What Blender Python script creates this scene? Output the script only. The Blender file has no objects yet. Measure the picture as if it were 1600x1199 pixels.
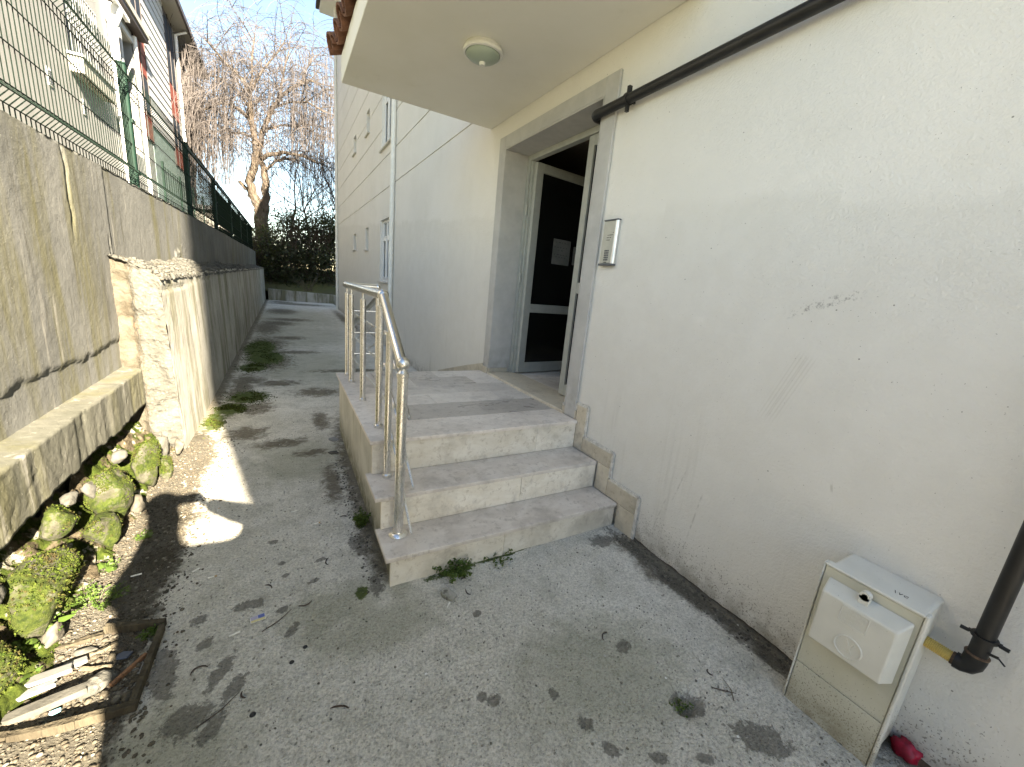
import bpy, bmesh, math, random
import numpy as np
from mathutils import Vector, Matrix, Quaternion

random.seed(7)
RNG = np.random.default_rng(11)
S = bpy.context.scene
COL = S.collection
R_ = math.radians

# ------------------------------------------------------------------ camera
CAMPOS = Vector((0.0, 0.0, 1.5))
cam_d = bpy.data.cameras.new('camera'); cam = bpy.data.objects.new('camera', cam_d); COL.objects.link(cam)
right = Vector((0.87051013, -0.48326177, 0.09311376))
down = Vector((-0.03350398, -0.24694996, -0.96844886))
fwd = Vector((0.49100875, 0.83992487, -0.23116363))
M = Matrix((( right.x, -down.x, -fwd.x, 0), (right.y, -down.y, -fwd.y, 0), (right.z, -down.z, -fwd.z, 1.5), (0, 0, 0, 1)))
cam.matrix_world = M
cam_d.sensor_width = 36.0
cam_d.lens = 621.17 / 1600 * 36
cam_d.clip_start = 0.02
cam_d.clip_end = 2000
S.camera = cam

# ------------------------------------------------------------------ world, sun, exposure
SUNV = Vector((-0.2, 1.0, -0.5)).normalized()          # the way the light travels
w = bpy.data.worlds.new('World'); S.world = w; w.use_nodes = True
nt = w.node_tree; nt.nodes.clear()
wo = nt.nodes.new('ShaderNodeOutputWorld'); bg = nt.nodes.new('ShaderNodeBackground'); sk = nt.nodes.new('ShaderNodeTexSky')
sk.sky_type = 'NISHITA'; sk.sun_disc = False
sk.sun_elevation = math.asin(-SUNV.z); sk.sun_rotation = math.atan2(-SUNV.x, -SUNV.y)
sk.air_density = 1.0; sk.dust_density = 0.2; sk.ozone_density = 2.5; sk.altitude = 50
nt.links.new(sk.outputs[0], bg.inputs[0]); nt.links.new(bg.outputs[0], wo.inputs[0])
bg.inputs[1].default_value = 0.051
sun_d = bpy.data.lights.new('sun', 'SUN'); sun_d.energy = 5.0; sun_d.angle = R_(0.55); sun_d.color = (1.0, 0.955, 0.87)
sun = bpy.data.objects.new('sun', sun_d); COL.objects.link(sun)
sun.rotation_euler = SUNV.to_track_quat('-Z', 'Y').to_euler(); sun.location = (3, -12, 14)
S.view_settings.view_transform = 'Standard'; S.view_settings.look = 'None'
S.view_settings.exposure = 3.18; S.view_settings.gamma = 1.0; S.view_settings.use_curve_mapping = False
S.view_settings.use_white_balance = True; S.view_settings.white_balance_temperature = 8100; S.view_settings.white_balance_tint = 10
S.cycles.use_denoising = True
S.cycles.max_bounces = 8; S.cycles.diffuse_bounces = 5
S.cycles.transparent_max_bounces = 8

# ------------------------------------------------------------------ noise in numpy
def _h(ix, iy, iz, seed):
    n = (ix.astype(np.int64) * 374761393 + iy.astype(np.int64) * 668265263 + iz.astype(np.int64) * 2147483647 + seed * 974634777)
    n = (n ^ (n >> 13)) * 1274126177
    n = n ^ (n >> 16)
    return (n & 0xffff).astype(np.float64) / 65535.0
def vnoise(x, y, z, seed=0):
    x = np.asarray(x, float); y = np.asarray(y, float) + 0 * x; z = np.asarray(z, float) + 0 * x
    xi, yi, zi = np.floor(x), np.floor(y), np.floor(z)
    f = [x - xi, y - yi, z - zi]; f = [t * t * (3 - 2 * t) for t in f]
    xi, yi, zi = xi.astype(int), yi.astype(int), zi.astype(int); r = 0
    for a in (0, 1):
        for b in (0, 1):
            for c in (0, 1):
                wgt = (f[0] if a else 1 - f[0]) * (f[1] if b else 1 - f[1]) * (f[2] if c else 1 - f[2])
                r = r + wgt * _h(xi + a, yi + b, zi + c, seed)
    return r
def fbm(x, y, z=0.0, s=1.0, o=4, seed=0, g=0.5):
    r = 0; a = 1; t = 0
    for k in range(o):
        r = r + a * vnoise(np.asarray(x) * s, np.asarray(y) * s, np.asarray(z) * s, seed + k * 17); t += a; a *= g; s *= 2.03
    return r / t - 0.5
def sstep(a, b, x):
    t = np.clip((np.asarray(x, float) - a) / (b - a), 0, 1); return t * t * (3 - 2 * t)

# ------------------------------------------------------------------ material kit
class MK:
    def __init__(s, name, rough=0.8, metal=0.0, spec=0.4):
        s.m = bpy.data.materials.new(name); s.m.use_nodes = True; s.t = s.m.node_tree
        s.b = s.t.nodes['Principled BSDF']; s.b.inputs['Roughness'].default_value = rough
        s.b.inputs['Metallic'].default_value = metal; s.b.inputs['Specular IOR Level'].default_value = spec
        s.geo = s.t.nodes.new('ShaderNodeNewGeometry'); s.P = s.geo.outputs['Position']; s._sep = None
    def n(s, t): return s.t.nodes.new(t)
    def put(s, sock, v):
        if isinstance(v, bpy.types.NodeSocket): s.t.links.new(v, sock)
        elif isinstance(v, (tuple, list)) and sock.type == 'RGBA' and len(v) == 3: sock.default_value = (*v, 1)
        else: sock.default_value = v
    def noise(s, scale, det=4, rough=0.55, dist=0.0, vec=None):
        q = s.n('ShaderNodeTexNoise'); s.put(q.inputs['Vector'], vec or s.P); q.inputs['Scale'].default_value = scale
        q.inputs['Detail'].default_value = det; q.inputs['Roughness'].default_value = rough; q.inputs['Distortion'].default_value = dist
        return q.outputs['Fac']
    def voro(s, scale, feat='F1', vec=None, out='Distance'):
        q = s.n('ShaderNodeTexVoronoi'); q.feature = feat; s.put(q.inputs['Vector'], vec or s.P); q.inputs['Scale'].default_value = scale
        return q.outputs[out]
    def vs(s, v, sc):
        q = s.n('ShaderNodeVectorMath'); q.operation = 'MULTIPLY'; s.put(q.inputs[0], v or s.P); q.inputs[1].default_value = sc; return q.outputs[0]
    def mr(s, x, a, b, c=0.0, d=1.0):
        q = s.n('ShaderNodeMapRange'); q.interpolation_type = 'SMOOTHSTEP'; s.put(q.inputs[0], x)
        for i, v in enumerate((a, b, c, d)): s.put(q.inputs[i + 1], v)
        return q.outputs[0]
    def op(s, o, a, b=0.0, c=0.0):
        q = s.n('ShaderNodeMath'); q.operation = o; s.put(q.inputs[0], a); s.put(q.inputs[1], b)
        if o in ('MULTIPLY_ADD',): s.put(q.inputs[2], c)
        return q.outputs[0]
    def mix(s, f, a, b, blend='MIX'):
        q = s.n('ShaderNodeMix'); q.data_type = 'RGBA'; q.blend_type = blend
        s.put(q.inputs[0], f); s.put(q.inputs[6], a); s.put(q.inputs[7], b); return q.outputs[2]
    def xyz(s):
        if s._sep is None: q = s.n('ShaderNodeSeparateXYZ'); s.put(q.inputs[0], s.P); s._sep = q.outputs
        return s._sep
    def attr(s, name):
        q = s.n('ShaderNodeAttribute'); q.attribute_name = name; return q.outputs['Fac']
    def rnd(s): return s.n('ShaderNodeObjectInfo').outputs['Random']
    def isl(s): return s.geo.outputs['Random Per Island']
    def bump(s, h, strength=0.5, dist=0.01, prev=None):
        q = s.n('ShaderNodeBump'); q.inputs['Strength'].default_value = strength; q.inputs['Distance'].default_value = dist
        s.put(q.inputs['Height'], h)
        if prev is not None: s.put(q.inputs['Normal'], prev)
        return q.outputs[0]
    def col(s, c): s.put(s.b.inputs['Base Color'], c); return s
    def rough(s, c): s.put(s.b.inputs['Roughness'], c); return s
    def nrm(s, c): s.put(s.b.inputs['Normal'], c); return s
def simple(name, c, rough=0.7, metal=0.0, var=0.12, scale=30, bump=0.0, bscale=200, spec=0.4, perobj=0.0):
    k = MK(name, rough, metal, spec); f = k.noise(scale, 5, 0.6)
    dk = tuple(x * (1 - var) for x in c); lt = tuple(min(1, x * (1 + var)) for x in c)
    cc = k.mix(k.mr(f, 0.3, 0.7), dk, lt)
    if perobj:
        q = k.n('ShaderNodeHueSaturation'); k.put(q.inputs['Color'], cc); k.put(q.inputs['Value'], k.mr(k.rnd(), 0, 1, 1 - perobj, 1 + perobj)); cc = q.outputs[0]
    k.col(cc)
    if bump: k.nrm(k.bump(k.noise(bscale, 3, 0.6), bump, 0.004))
    return k.m

MT = {}
# rendered wall: stippled plaster, repainted lower field, scuffs, splash dirt near the ground
def m_stucco():
    k = MK('rendered_wall', 0.9, 0, 0.25); X, Y, Z = k.xyz()
    big = k.noise(0.9, 5, 0.6); mid = k.noise(6, 5, 0.6)
    c = k.mix(k.mr(big, 0.3, 0.7), (0.735, 0.72, 0.675), (0.78, 0.765, 0.725))
    # lower field repainted a little darker, its upper edge stepped like roller passes
    st = k.n('ShaderNodeMath'); st.operation = 'FLOOR'; k.put(st.inputs[0], k.op('MULTIPLY', Y, 2.3))
    wn = k.n('ShaderNodeTexWhiteNoise'); wn.noise_dimensions = '1D'; k.put(wn.inputs['W'], st.outputs[0])
    edge = k.op('ADD', k.op('MULTIPLY', wn.outputs['Value'], 0.075), k.op('MULTIPLY_ADD', Y, 0.075, 1.87))
    edge = k.op('ADD', edge, k.op('MULTIPLY', k.op('SUBTRACT', k.noise(7, 4), 0.5), 0.07))
    low = k.mr(k.op('SUBTRACT', edge, Z), -0.03, 0.05)
    c = k.mix(k.op('MULTIPLY', low, 0.85), c, k.mix(k.mr(mid, 0.3, 0.7), (0.685, 0.668, 0.62), (0.72, 0.705, 0.66)))
    c = k.mix(k.mr(k.noise(2.3, 4), 0.55, 0.75, 0, 0.3), c, (0.67, 0.65, 0.60))
    # faint rain streaks
    sv = k.noise(9, 4, 0.6, vec=k.vs(k.P, (1, 1, 0.06)))
    c = k.mix(k.op('MULTIPLY', k.mr(sv, 0.58, 0.75), k.mr(Z, 1.2, 0.1, 0, 0.45)), c, (0.36, 0.34, 0.29))
    # scuff marks rubbed on the wall
    def band(y0, z0, y1, z1, hw):
        L = math.hypot(y1 - y0, z1 - z0); uy, uz = (y1 - y0) / L, (z1 - z0) / L
        a = k.op('ADD', k.op('MULTIPLY', Y, uy), k.op('MULTIPLY_ADD', Z, uz, -(y0 * uy + z0 * uz)))
        b = k.op('ABSOLUTE', k.op('ADD', k.op('MULTIPLY', Y, -uz), k.op('MULTIPLY_ADD', Z, uy, y0 * uz - z0 * uy)))
        return k.op('MULTIPLY', k.op('MULTIPLY', k.mr(a, 0, 0.08), k.mr(a, L, L - 0.05)), k.mr(b, hw, hw * 0.4)), b
    m1, _ = band(0.98, 1.49, 0.69, 1.62, 0.028)
    c = k.mix(k.op('MULTIPLY', m1, k.mr(k.noise(70, 4, 0.7), 0.50, 0.66, 0, 0.6)), c, (0.2, 0.19, 0.175))
    m2, b2 = band(0.95, 1.0, 0.83, 1.36, 0.06)
    c = k.mix(k.op('MULTIPLY', m2, k.mr(k.op('SINE', k.op('MULTIPLY', b2, 420)), -0.2, 0.8, 0.03, 0.22)), c, (0.45, 0.42, 0.36))
    m3, _ = band(1.44, 1.42, 1.33, 1.445, 0.022)
    c = k.mix(k.op('MULTIPLY', m3, 0.4), c, (0.80, 0.78, 0.74))
    for q in ((1.33, 0.36, 1.27, 0.62), (1.20, 0.12, 1.15, 0.55), (1.42, 0.12, 1.36, 0.40), (0.60, 0.72, 0.64, 0.88)):
        mm, _ = band(*q, 0.006); c = k.mix(k.op('MULTIPLY', mm, k.mr(k.noise(25, 3), 0.4, 0.65, 0.0, 0.4)), c, (0.34, 0.32, 0.28))
    # dirt splashes
    sp = k.noise(130, 2, 0.5); thr = k.mr(Z, 0.02, 0.42, 0.585, 0.74)
    c = k.mix(k.op('MULTIPLY', k.mr(k.op('SUBTRACT', sp, thr), 0.0, 0.03), 0.75), c, (0.20, 0.18, 0.15))
    grime = k.op('MULTIPLY', k.mr(Z, 0.22, 0.0), k.mr(k.noise(11, 4), 0.35, 0.7, 0.15, 0.8))
    c = k.mix(grime, c, (0.30, 0.275, 0.225))
    sp2 = k.voro(9.0); c = k.mix(k.mr(sp2, 0.035, 0.02, 0, 0.7), c, (0.13, 0.12, 0.10))
    k.col(c)
    h = k.op('ADD', k.op('MULTIPLY', k.noise(95, 4, 0.6, 0.15), 1.0), k.op('MULTIPLY', k.noise(30, 3, 0.5), 0.6))
    n1 = k.bump(k.noise(5, 3), 0.25, 0.02); k.nrm(k.bump(h, 0.5, 0.009, n1)); return k.m
MT['stucco'] = m_stucco()
def m_soffit():
    k = MK('painted_soffit', 0.85, 0, 0.3)
    c = k.mix(k.mr(k.noise(1.5, 5), 0.3, 0.7), (0.72, 0.705, 0.635), (0.77, 0.755, 0.70))
    c = k.mix(k.mr(k.noise(4, 5, 0.7), 0.6, 0.8, 0, 0.3), c, (0.5, 0.48, 0.41)); k.col(c)
    k.nrm(k.bump(k.noise(60, 4, 0.6), 0.15, 0.004)); return k.m
MT['soffit'] = m_soffit()
def m_surround():
    k = MK('grey_painted_surround', 0.8, 0, 0.35); X, Y, Z = k.xyz()
    c = k.mix(k.mr(k.noise(5, 6, 0.65), 0.3, 0.7), (0.42, 0.415, 0.40), (0.50, 0.495, 0.475))
    c = k.mix(k.mr(k.noise(24, 4, 0.7), 0.66, 0.72, 0, 0.6), c, (0.55, 0.54, 0.51))
    c = k.mix(k.op('MULTIPLY', k.mr(Z, 1.0, 0.58), k.mr(k.noise(9, 5), 0.4, 0.65, 0, 0.6)), c, (0.27, 0.25, 0.22)); k.col(c)
    k.nrm(k.bump(k.op('ADD', k.noise(70, 4, 0.6), k.noise(300, 2)), 0.4, 0.004)); return k.m
MT['surround'] = m_surround()
MT['alu'] = simple('painted_aluminium', (0.37, 0.38, 0.35), 0.42, 0, 0.07, 12, 0.06, 90)
MT['pvc'] = simple('white_window_plastic', (0.78, 0.79, 0.79), 0.35, 0, 0.03, 8)
MT['white'] = simple('white_enamel', (0.74, 0.74, 0.70), 0.4, 0, 0.06, 14)
def m_glass(name, c, r=0.04):
    k = MK(name, r, 0, 0.7); k.col(k.mix(k.mr(k.noise(1.1, 2), 0.4, 0.6), c, tuple(x * 1.25 for x in c))); k.nrm(k.bump(k.noise(2, 2), 0.05, 0.02)); return k.m
MT['darkglass'] = m_glass('dark_door_glass', (0.006, 0.007, 0.007), 0.12)
MT['glass'] = m_glass('window_glass', (0.16, 0.18, 0.19))
MT['nbglass'] = simple('neighbour_window_glass', (0.035, 0.045, 0.06), 0.7, 0, 0.2, 2, spec=0.05)
MT['steel'] = None
def m_steel():
    k = MK('brushed_steel', 0.3, 1.0, 0.5)
    c = k.mix(k.mr(k.noise(6, 5), 0.3, 0.7), (0.70, 0.69, 0.66), (0.82, 0.81, 0.79)); k.col(c)
    st = k.noise(90, 3, 0.6, vec=k.vs(k.P, (9, 9, 0.5))); k.rough(k.mr(st, 0.3, 0.7, 0.2, 0.36)); k.nrm(k.bump(st, 0.02, 0.001)); return k.m
MT['steel'] = m_steel()
def m_stone(name, a, b, spot, polish=0.45, pit=0.5):
    k = MK(name, polish, 0, 0.4)
    v = k.noise(5, 7, 0.65, 0.9, vec=k.vs(k.P, (1, 1.7, 2.2))); c = k.mix(k.mr(v, 0.28, 0.72), a, b)
    c = k.mix(k.mr(k.noise(24, 6, 0.75, 0.4), 0.52, 0.70, 0, 0.7), c, spot)
    c = k.mix(k.mr(k.noise(3.1, 6, 0.65), 0.48, 0.7, 0, 0.7), c, tuple(x * 0.68 for x in a))
    c = k.mix(k.mr(k.voro(34), 0.07, 0.03, 0, 0.3), c, tuple(x * 0.6 for x in spot))
    c = k.mix(k.mr(k.noise(8, 7, 0.75, 0.6), 0.54, 0.70, 0, 0.55), c, (0.36, 0.315, 0.265)); c = k.mix(k.mr(k.noise(60, 4, 0.7), 0.66, 0.72, 0, 0.6), c, (0.15, 0.13, 0.11))
    q = k.n('ShaderNodeHueSaturation'); k.put(q.inputs['Color'], c); k.put(q.inputs['Value'], k.mr(k.rnd(), 0, 1, 0.90, 1.12)); k.col(q.outputs[0])
    k.rough(k.mr(v, 0.3, 0.7, polish - 0.08, polish + 0.15)); k.nrm(k.bump(k.noise(120, 4, 0.7), 0.12 * pit * 2, 0.002)); return k.m
MT['tread'] = m_stone('worn_marble_tread', (0.62, 0.555, 0.495), (0.77, 0.715, 0.655), (0.37, 0.32, 0.28))
MT['riser'] = m_stone('travertine_riser', (0.64, 0.585, 0.49), (0.76, 0.72, 0.64), (0.38, 0.32, 0.24), 0.55)
MT['tile'] = m_stone('marble_floor_tile', (0.64, 0.585, 0.53), (0.78, 0.735, 0.675), (0.42, 0.37, 0.32), 0.4)
MT['damp'] = m_stone('damp_marble_tile', (0.50, 0.455, 0.41), (0.60, 0.555, 0.505), (0.3, 0.26, 0.22), 0.32)
MT['skirt'] = m_stone('beige_skirting_tile', (0.52, 0.46, 0.36), (0.62, 0.56, 0.455), (0.36, 0.30, 0.21), 0.4)
MT['trim'] = simple('white_grout_trim', (0.62, 0.60, 0.55), 0.8, 0, 0.2, 30, 0.3, 150)
MT['joint'] = simple('dark_grout', (0.16, 0.14, 0.12), 0.95, 0, 0.3, 60)
def m_stairside():
    k = MK('stained_painted_concrete', 0.9, 0, 0.2); X, Y, Z = k.xyz()
    c = k.mix(k.mr(k.noise(4, 6, 0.6), 0.3, 0.7), (0.44, 0.43, 0.38), (0.58, 0.565, 0.51))
    sv = k.noise(13, 5, 0.6, vec=k.vs(k.P, (1, 1, 0.12))); c = k.mix(k.mr(sv, 0.52, 0.7, 0, 0.6), c, (0.33, 0.31, 0.24))
    c = k.mix(k.op('MULTIPLY', k.mr(Z, 0.28, 0.0), k.mr(k.noise(14, 5, 0.7), 0.3, 0.6, 0.2, 0.95)), c, (0.17, 0.17, 0.12)); k.col(c)
    k.nrm(k.bump(k.noise(60, 5, 0.65), 0.4, 0.006)); return k.m
MT['stairside'] = m_stairside()
# weathered concrete with runs of algae
def m_conc(name, base1, base2, algae=0.6, dark=0.6, warm=0.0, bscale=40, bs=0.5):
    k = MK(name, 0.92, 0, 0.2); X, Y, Z = k.xyz()
    c = k.mix(k.mr(k.noise(1.6, 7, 0.62), 0.3, 0.7), base1, base2)
    c = k.mix(k.mr(k.noise(17, 6, 0.7), 0.5, 0.75, 0, 0.5), c, tuple(x * 0.7 for x in base1))
    runs = k.noise(3.6, 6, 0.62, 0.25, vec=k.vs(k.P, (1, 1, 0.13)))
    fine = k.noise(19, 5, 0.65, 0.2, vec=k.vs(k.P, (1, 1, 0.07)))
    c = k.mix(k.mr(runs, 0.47, 0.66, 0, algae), c, (0.115, 0.11, 0.05))
    c = k.mix(k.mr(fine, 0.54, 0.70, 0, dark), c, (0.065, 0.062, 0.046))
    c = k.mix(k.mr(k.noise(11, 4, 0.6, 0.1, vec=k.vs(k.P, (1.3, 1.3, 0.09))), 0.60, 0.72, 0, 0.7), c, (0.29, 0.285, 0.265))
    c = k.mix(k.mr(k.noise(90, 3, 0.6), 0.67, 0.73, 0, 0.7), c, (0.36, 0.355, 0.325))
    c = k.mix(k.mr(k.voro(26), 0.09, 0.05, 0, 0.5), c, (0.10, 0.09, 0.07))
    k.col(c); n1 = k.bump(k.noise(6, 3), 0.10, 0.02); k.nrm(k.bump(k.noise(bscale, 6, 0.7), bs, 0.006, n1)); return k.m
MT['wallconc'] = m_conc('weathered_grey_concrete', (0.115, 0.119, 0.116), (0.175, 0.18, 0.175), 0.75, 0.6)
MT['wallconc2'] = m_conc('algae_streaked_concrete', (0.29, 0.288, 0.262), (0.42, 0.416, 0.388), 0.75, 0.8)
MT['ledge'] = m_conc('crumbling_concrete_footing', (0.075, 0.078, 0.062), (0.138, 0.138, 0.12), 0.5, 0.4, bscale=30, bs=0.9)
def m_rubble():
    k = MK('rough_cement_rubble', 0.95, 0, 0.15)
    c = k.mix(k.mr(k.noise(7, 6, 0.65), 0.3, 0.7), (0.07, 0.069, 0.061), (0.122, 0.121, 0.11))
    c = k.mix(k.mr(k.noise(3.5, 4), 0.56, 0.72, 0, 0.6), c, (0.095, 0.078, 0.055))
    c = k.mix(k.mr(k.voro(45), 0.35, 0.1, 0, 0.5), c, (0.165, 0.163, 0.15)); k.col(c)
    n1 = k.bump(k.voro(38), 0.7, 0.015); k.nrm(k.bump(k.noise(70, 5, 0.7), 0.8, 0.01, n1)); return k.m
MT['rubble'] = m_rubble()
def m_brownrock():
    k = MK('brown_broken_rock_face', 0.95, 0, 0.15)
    c = k.mix(k.mr(k.noise(6, 6, 0.7, 0.6), 0.3, 0.7), (0.065, 0.055, 0.04), (0.125, 0.116, 0.095))
    c = k.mix(k.mr(k.noise(9, 4), 0.58, 0.68, 0, 0.6), c, (0.3, 0.17, 0.10)); k.col(c)
    k.nrm(k.bump(k.noise(30, 6, 0.7), 0.9, 0.02)); return k.m
MT['brownrock'] = m_brownrock()
# ground
def m_ground():
    k = MK('stained_rough_concrete', 0.93, 0, 0.2); X, Y, Z = k.xyz()
    c = k.mix(k.mr(k.noise(1.3, 6, 0.6), 0.3, 0.7), (0.66, 0.64, 0.575), (0.79, 0.77, 0.71))
    c = k.mix(k.mr(k.noise(5, 6, 0.65), 0.42, 0.72, 0, 0.6), c, (0.44, 0.435, 0.37))
    c = k.mix(k.mr(k.noise(3.2, 5, 0.6), 0.55, 0.75, 0, 0.55), c, (0.64, 0.63, 0.585))
    g1 = k.noise(62, 6, 0.8)
    gr = k.mr(k.noise(85, 6, 0.85, 0.3), 0.36, 0.60, 0.70, 1.18); c = k.mix(1.0, c, gr, 'MULTIPLY')
    c = k.mix(k.mr(k.noise(19, 6, 0.75), 0.52, 0.68, 0, 0.45), c, (0.32, 0.31, 0.26))
    c = k.mix(k.mr(k.noise(140, 3, 0.7), 0.60, 0.70, 0, 0.7), c, (0.74, 0.73, 0.69))
    def thr(a, n, lo, hi, mx, am=0.9): return k.mr(k.op('ADD', k.attr(a), k.op('MULTIPLY', k.op('SUBTRACT', n, 0.5), am)), lo, hi, 0, mx)
    nn = k.noise(26, 5, 0.7); n3 = k.noise(9, 5, 0.65)
    c = k.mix(thr('greenish', n3, 0.3, 0.9, 0.45), c, (0.25, 0.26, 0.165))
    c = k.mix(thr('dirt', k.noise(13, 7, 0.75, 0.8), 0.34, 0.80, 0.85, 1.5), c, k.mix(k.mr(nn, 0.3, 0.7), (0.085, 0.072, 0.05), (0.17, 0.145, 0.10)))
    c = k.mix(thr('stain', k.noise(30, 6, 0.75, 0.5), 0.46, 0.66, 0.7, 1.7), c, k.mix(k.mr(g1, 0.4, 0.6), (0.075, 0.07, 0.058), (0.15, 0.143, 0.12)))
    sand = k.mix(k.mr(k.noise(40, 5, 0.7), 0.3, 0.7), (0.034, 0.028, 0.019), (0.082, 0.072, 0.052))
    c = k.mix(thr('sand', nn, 0.35, 0.7, 0.9), c, sand)
    c = k.mix(thr('moss', k.noise(18, 6, 0.75, 0.4), 0.42, 0.62, 0.95, 1.5), c, k.mix(k.mr(nn, 0.35, 0.65), (0.045, 0.07, 0.018), (0.10, 0.14, 0.03)))
    k.col(c)
    n1 = k.bump(k.noise(14, 5), 0.35, 0.02); h = k.op('ADD', g1, k.op('MULTIPLY', k.mr(k.voro(95), 0.0, 0.5, 1, 0), 0.6))
    k.nrm(k.bump(h, 1.0, 0.013, n1)); return k.m
MT['ground'] = m_ground()
def m_soil():
    k = MK('open_ground', 0.95, 0, 0.1); c = k.mix(k.mr(k.noise(0.6, 6), 0.3, 0.7), (0.10, 0.09, 0.055), (0.12, 0.13, 0.05)); k.col(c); return k.m
MT['soil'] = m_soil()
def m_pebble(name, cols):
    k = MK(name, 0.85, 0, 0.3); i = k.isl()
    c = k.mix(k.mr(i, 0.0, 0.45), cols[0], cols[1]); c = k.mix(k.mr(i, 0.45, 0.75), c, cols[2]); c = k.mix(k.mr(i, 0.86, 0.92), c, cols[3])
    c = k.mix(k.mr(k.noise(160, 3), 0.4, 0.7, 0, 0.4), c, (0.2, 0.18, 0.14)); k.col(c); return k.m
MT['gravel'] = m_pebble('mixed_gravel', ((0.042, 0.036, 0.026), (0.085, 0.075, 0.056), (0.06, 0.047, 0.034), (0.20, 0.19, 0.158)))
MT['grit'] = m_pebble('grey_grit', ((0.12, 0.12, 0.10), (0.26, 0.255, 0.22), (0.36, 0.35, 0.31), (0.58, 0.57, 0.53)))
def m_moss():
    k = MK('green_moss', 0.95, 0, 0.1); i = k.isl()
    c = k.mix(k.mr(i, 0, 1), (0.02, 0.036, 0.006), (0.066, 0.088, 0.016)); c = k.mix(k.mr(k.noise(26, 6, 0.7), 0.45, 0.66), c, (0.05, 0.038, 0.018)); k.col(c); return k.m
MT['moss'] = m_moss()
def m_rockmoss():
    k = MK('mossy_stone', 0.95, 0, 0.2)
    st = k.mix(k.mr(k.noise(14, 5), 0.3, 0.7), (0.05, 0.047, 0.036), (0.12, 0.115, 0.095))
    gr = k.mix(k.mr(k.noise(45, 5, 0.7), 0.3, 0.7), (0.016, 0.028, 0.005), (0.055, 0.072, 0.014))
    c = k.mix(k.mr(k.noise(9, 6, 0.7), 0.47, 0.60, 1, 0.12), st, gr); k.col(c); k.nrm(k.bump(k.noise(60, 6, 0.7), 0.9, 0.012)); return k.m
MT['rockmoss'] = m_rockmoss()
MT['palestone'] = simple('pale_broken_stone', (0.085, 0.083, 0.073), 0.95, 0, 0.3, 20, 0.8, 70)
MT['darkstone'] = simple('dark_broken_stone', (0.10, 0.092, 0.075), 0.95, 0, 0.4, 20, 0.8, 70)
def m_leaf(name, a, b, trans=0.25, rough=0.5):
    k = MK(name, rough, 0, 0.35); c = k.mix(k.isl(), a, b); k.col(c)
    tr = k.n('ShaderNodeBsdfTranslucent'); k.put(tr.inputs['Color'], k.mix(0.5, c, (0.25, 0.3, 0.04)))
    mx = k.n('ShaderNodeMixShader'); mx.inputs[0].default_value = trans
    k.t.links.new(k.b.outputs[0], mx.inputs[1]); k.t.links.new(tr.outputs[0], mx.inputs[2])
    k.t.links.new(mx.outputs[0], k.t.nodes['Material Output'].inputs[0]); return k.m
MT['weedleaf'] = m_leaf('weed_leaf', (0.045, 0.09, 0.017), (0.10, 0.16, 0.035))
MT['evergreen'] = m_leaf('dark_evergreen_leaf', (0.02, 0.03, 0.015), (0.055, 0.066, 0.032), 0.15, 0.4)
MT['ivy'] = m_leaf('ivy_leaf', (0.05, 0.075, 0.02), (0.13, 0.15, 0.045), 0.2)
def m_bark(name, a, b):
    k = MK(name, 0.95, 0, 0.15); k.col(k.mix(k.mr(k.noise(9, 5, 0.7, vec=k.vs(k.P, (1, 1, 0.25))), 0.3, 0.7), a, b)); k.nrm(k.bump(k.noise(14, 5, vec=k.vs(k.P, (1, 1, 0.2))), 0.8, 0.05)); return k.m
MT['bark'] = m_bark('tan_bark', (0.065, 0.053, 0.042), (0.135, 0.11, 0.087))
MT['twig'] = m_bark('brown_twig', (0.06, 0.055, 0.056), (0.105, 0.094, 0.09))
MT['darktwig'] = m_bark('dark_twig', (0.06, 0.048, 0.04), (0.11, 0.085, 0.07))
MT['fence'] = simple('green_fence_coating', (0.004, 0.022, 0.015), 0.6, 0, 0.2, 20, spec=0.2)
MT['wire'] = simple('dark_green_wire', (0.006, 0.013, 0.010), 0.85, 0, 0.2, 20, spec=0.08)
MT['blackpipe'] = simple('black_painted_pipe', (0.012, 0.012, 0.012), 0.42, 0, 0.3, 15, 0.1, 60)
MT['yellow'] = simple('yellow_corrugated_plastic', (0.62, 0.45, 0.13), 0.5, 0, 0.1, 30)
MT['rust'] = simple('rusty_brown_metal', (0.11, 0.07, 0.045), 0.8, 0.2, 0.4, 60, 0.4, 150)
def m_gasbox(name, a, b):
    k = MK(name, 0.6, 0, 0.35); X, Y, Z = k.xyz()
    c = k.mix(k.mr(k.noise(7, 5), 0.3, 0.7), a, b)
    c = k.mix(k.mr(k.op('SUBTRACT', k.noise(170, 2), k.mr(Z, 0.0, 0.42, 0.56, 0.74)), 0, 0.03, 0, 0.8), c, (0.17, 0.15, 0.11))
    c = k.mix(k.op('MULTIPLY', k.mr(Z, 0.16, 0.02), k.mr(k.noise(20, 4), 0.3, 0.7, 0.2, 0.8)), c, (0.27, 0.24, 0.17)); k.col(c)
    k.nrm(k.bump(k.noise(140, 3), 0.1, 0.002)); return k.m
MT['gasbox'] = m_gasbox('grey_cream_cabinet_plastic', (0.50, 0.49, 0.40), (0.55, 0.54, 0.455))
MT['gaslid'] = m_gasbox('pale_lid_plastic', (0.59, 0.585, 0.53), (0.65, 0.645, 0.59))
MT['roof'] = simple('terracotta_roof_tile', (0.17, 0.075, 0.045), 0.85, 0, 0.35, 14, 0.4, 60, perobj=0.2)
MT['lampglass'] = m_glass('frosted_lamp_glass', (0.30, 0.36, 0.30), 0.3)
MT['black'] = simple('black_plastic', (0.02, 0.02, 0.02), 0.5)
MT['intercom'] = simple('grey_metal_panel', (0.44, 0.445, 0.40), 0.45, 0.25, 0.05, 20)
MT['silver'] = simple('silver_edge', (0.75, 0.75, 0.74), 0.3, 0.7, 0.05, 20)
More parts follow.
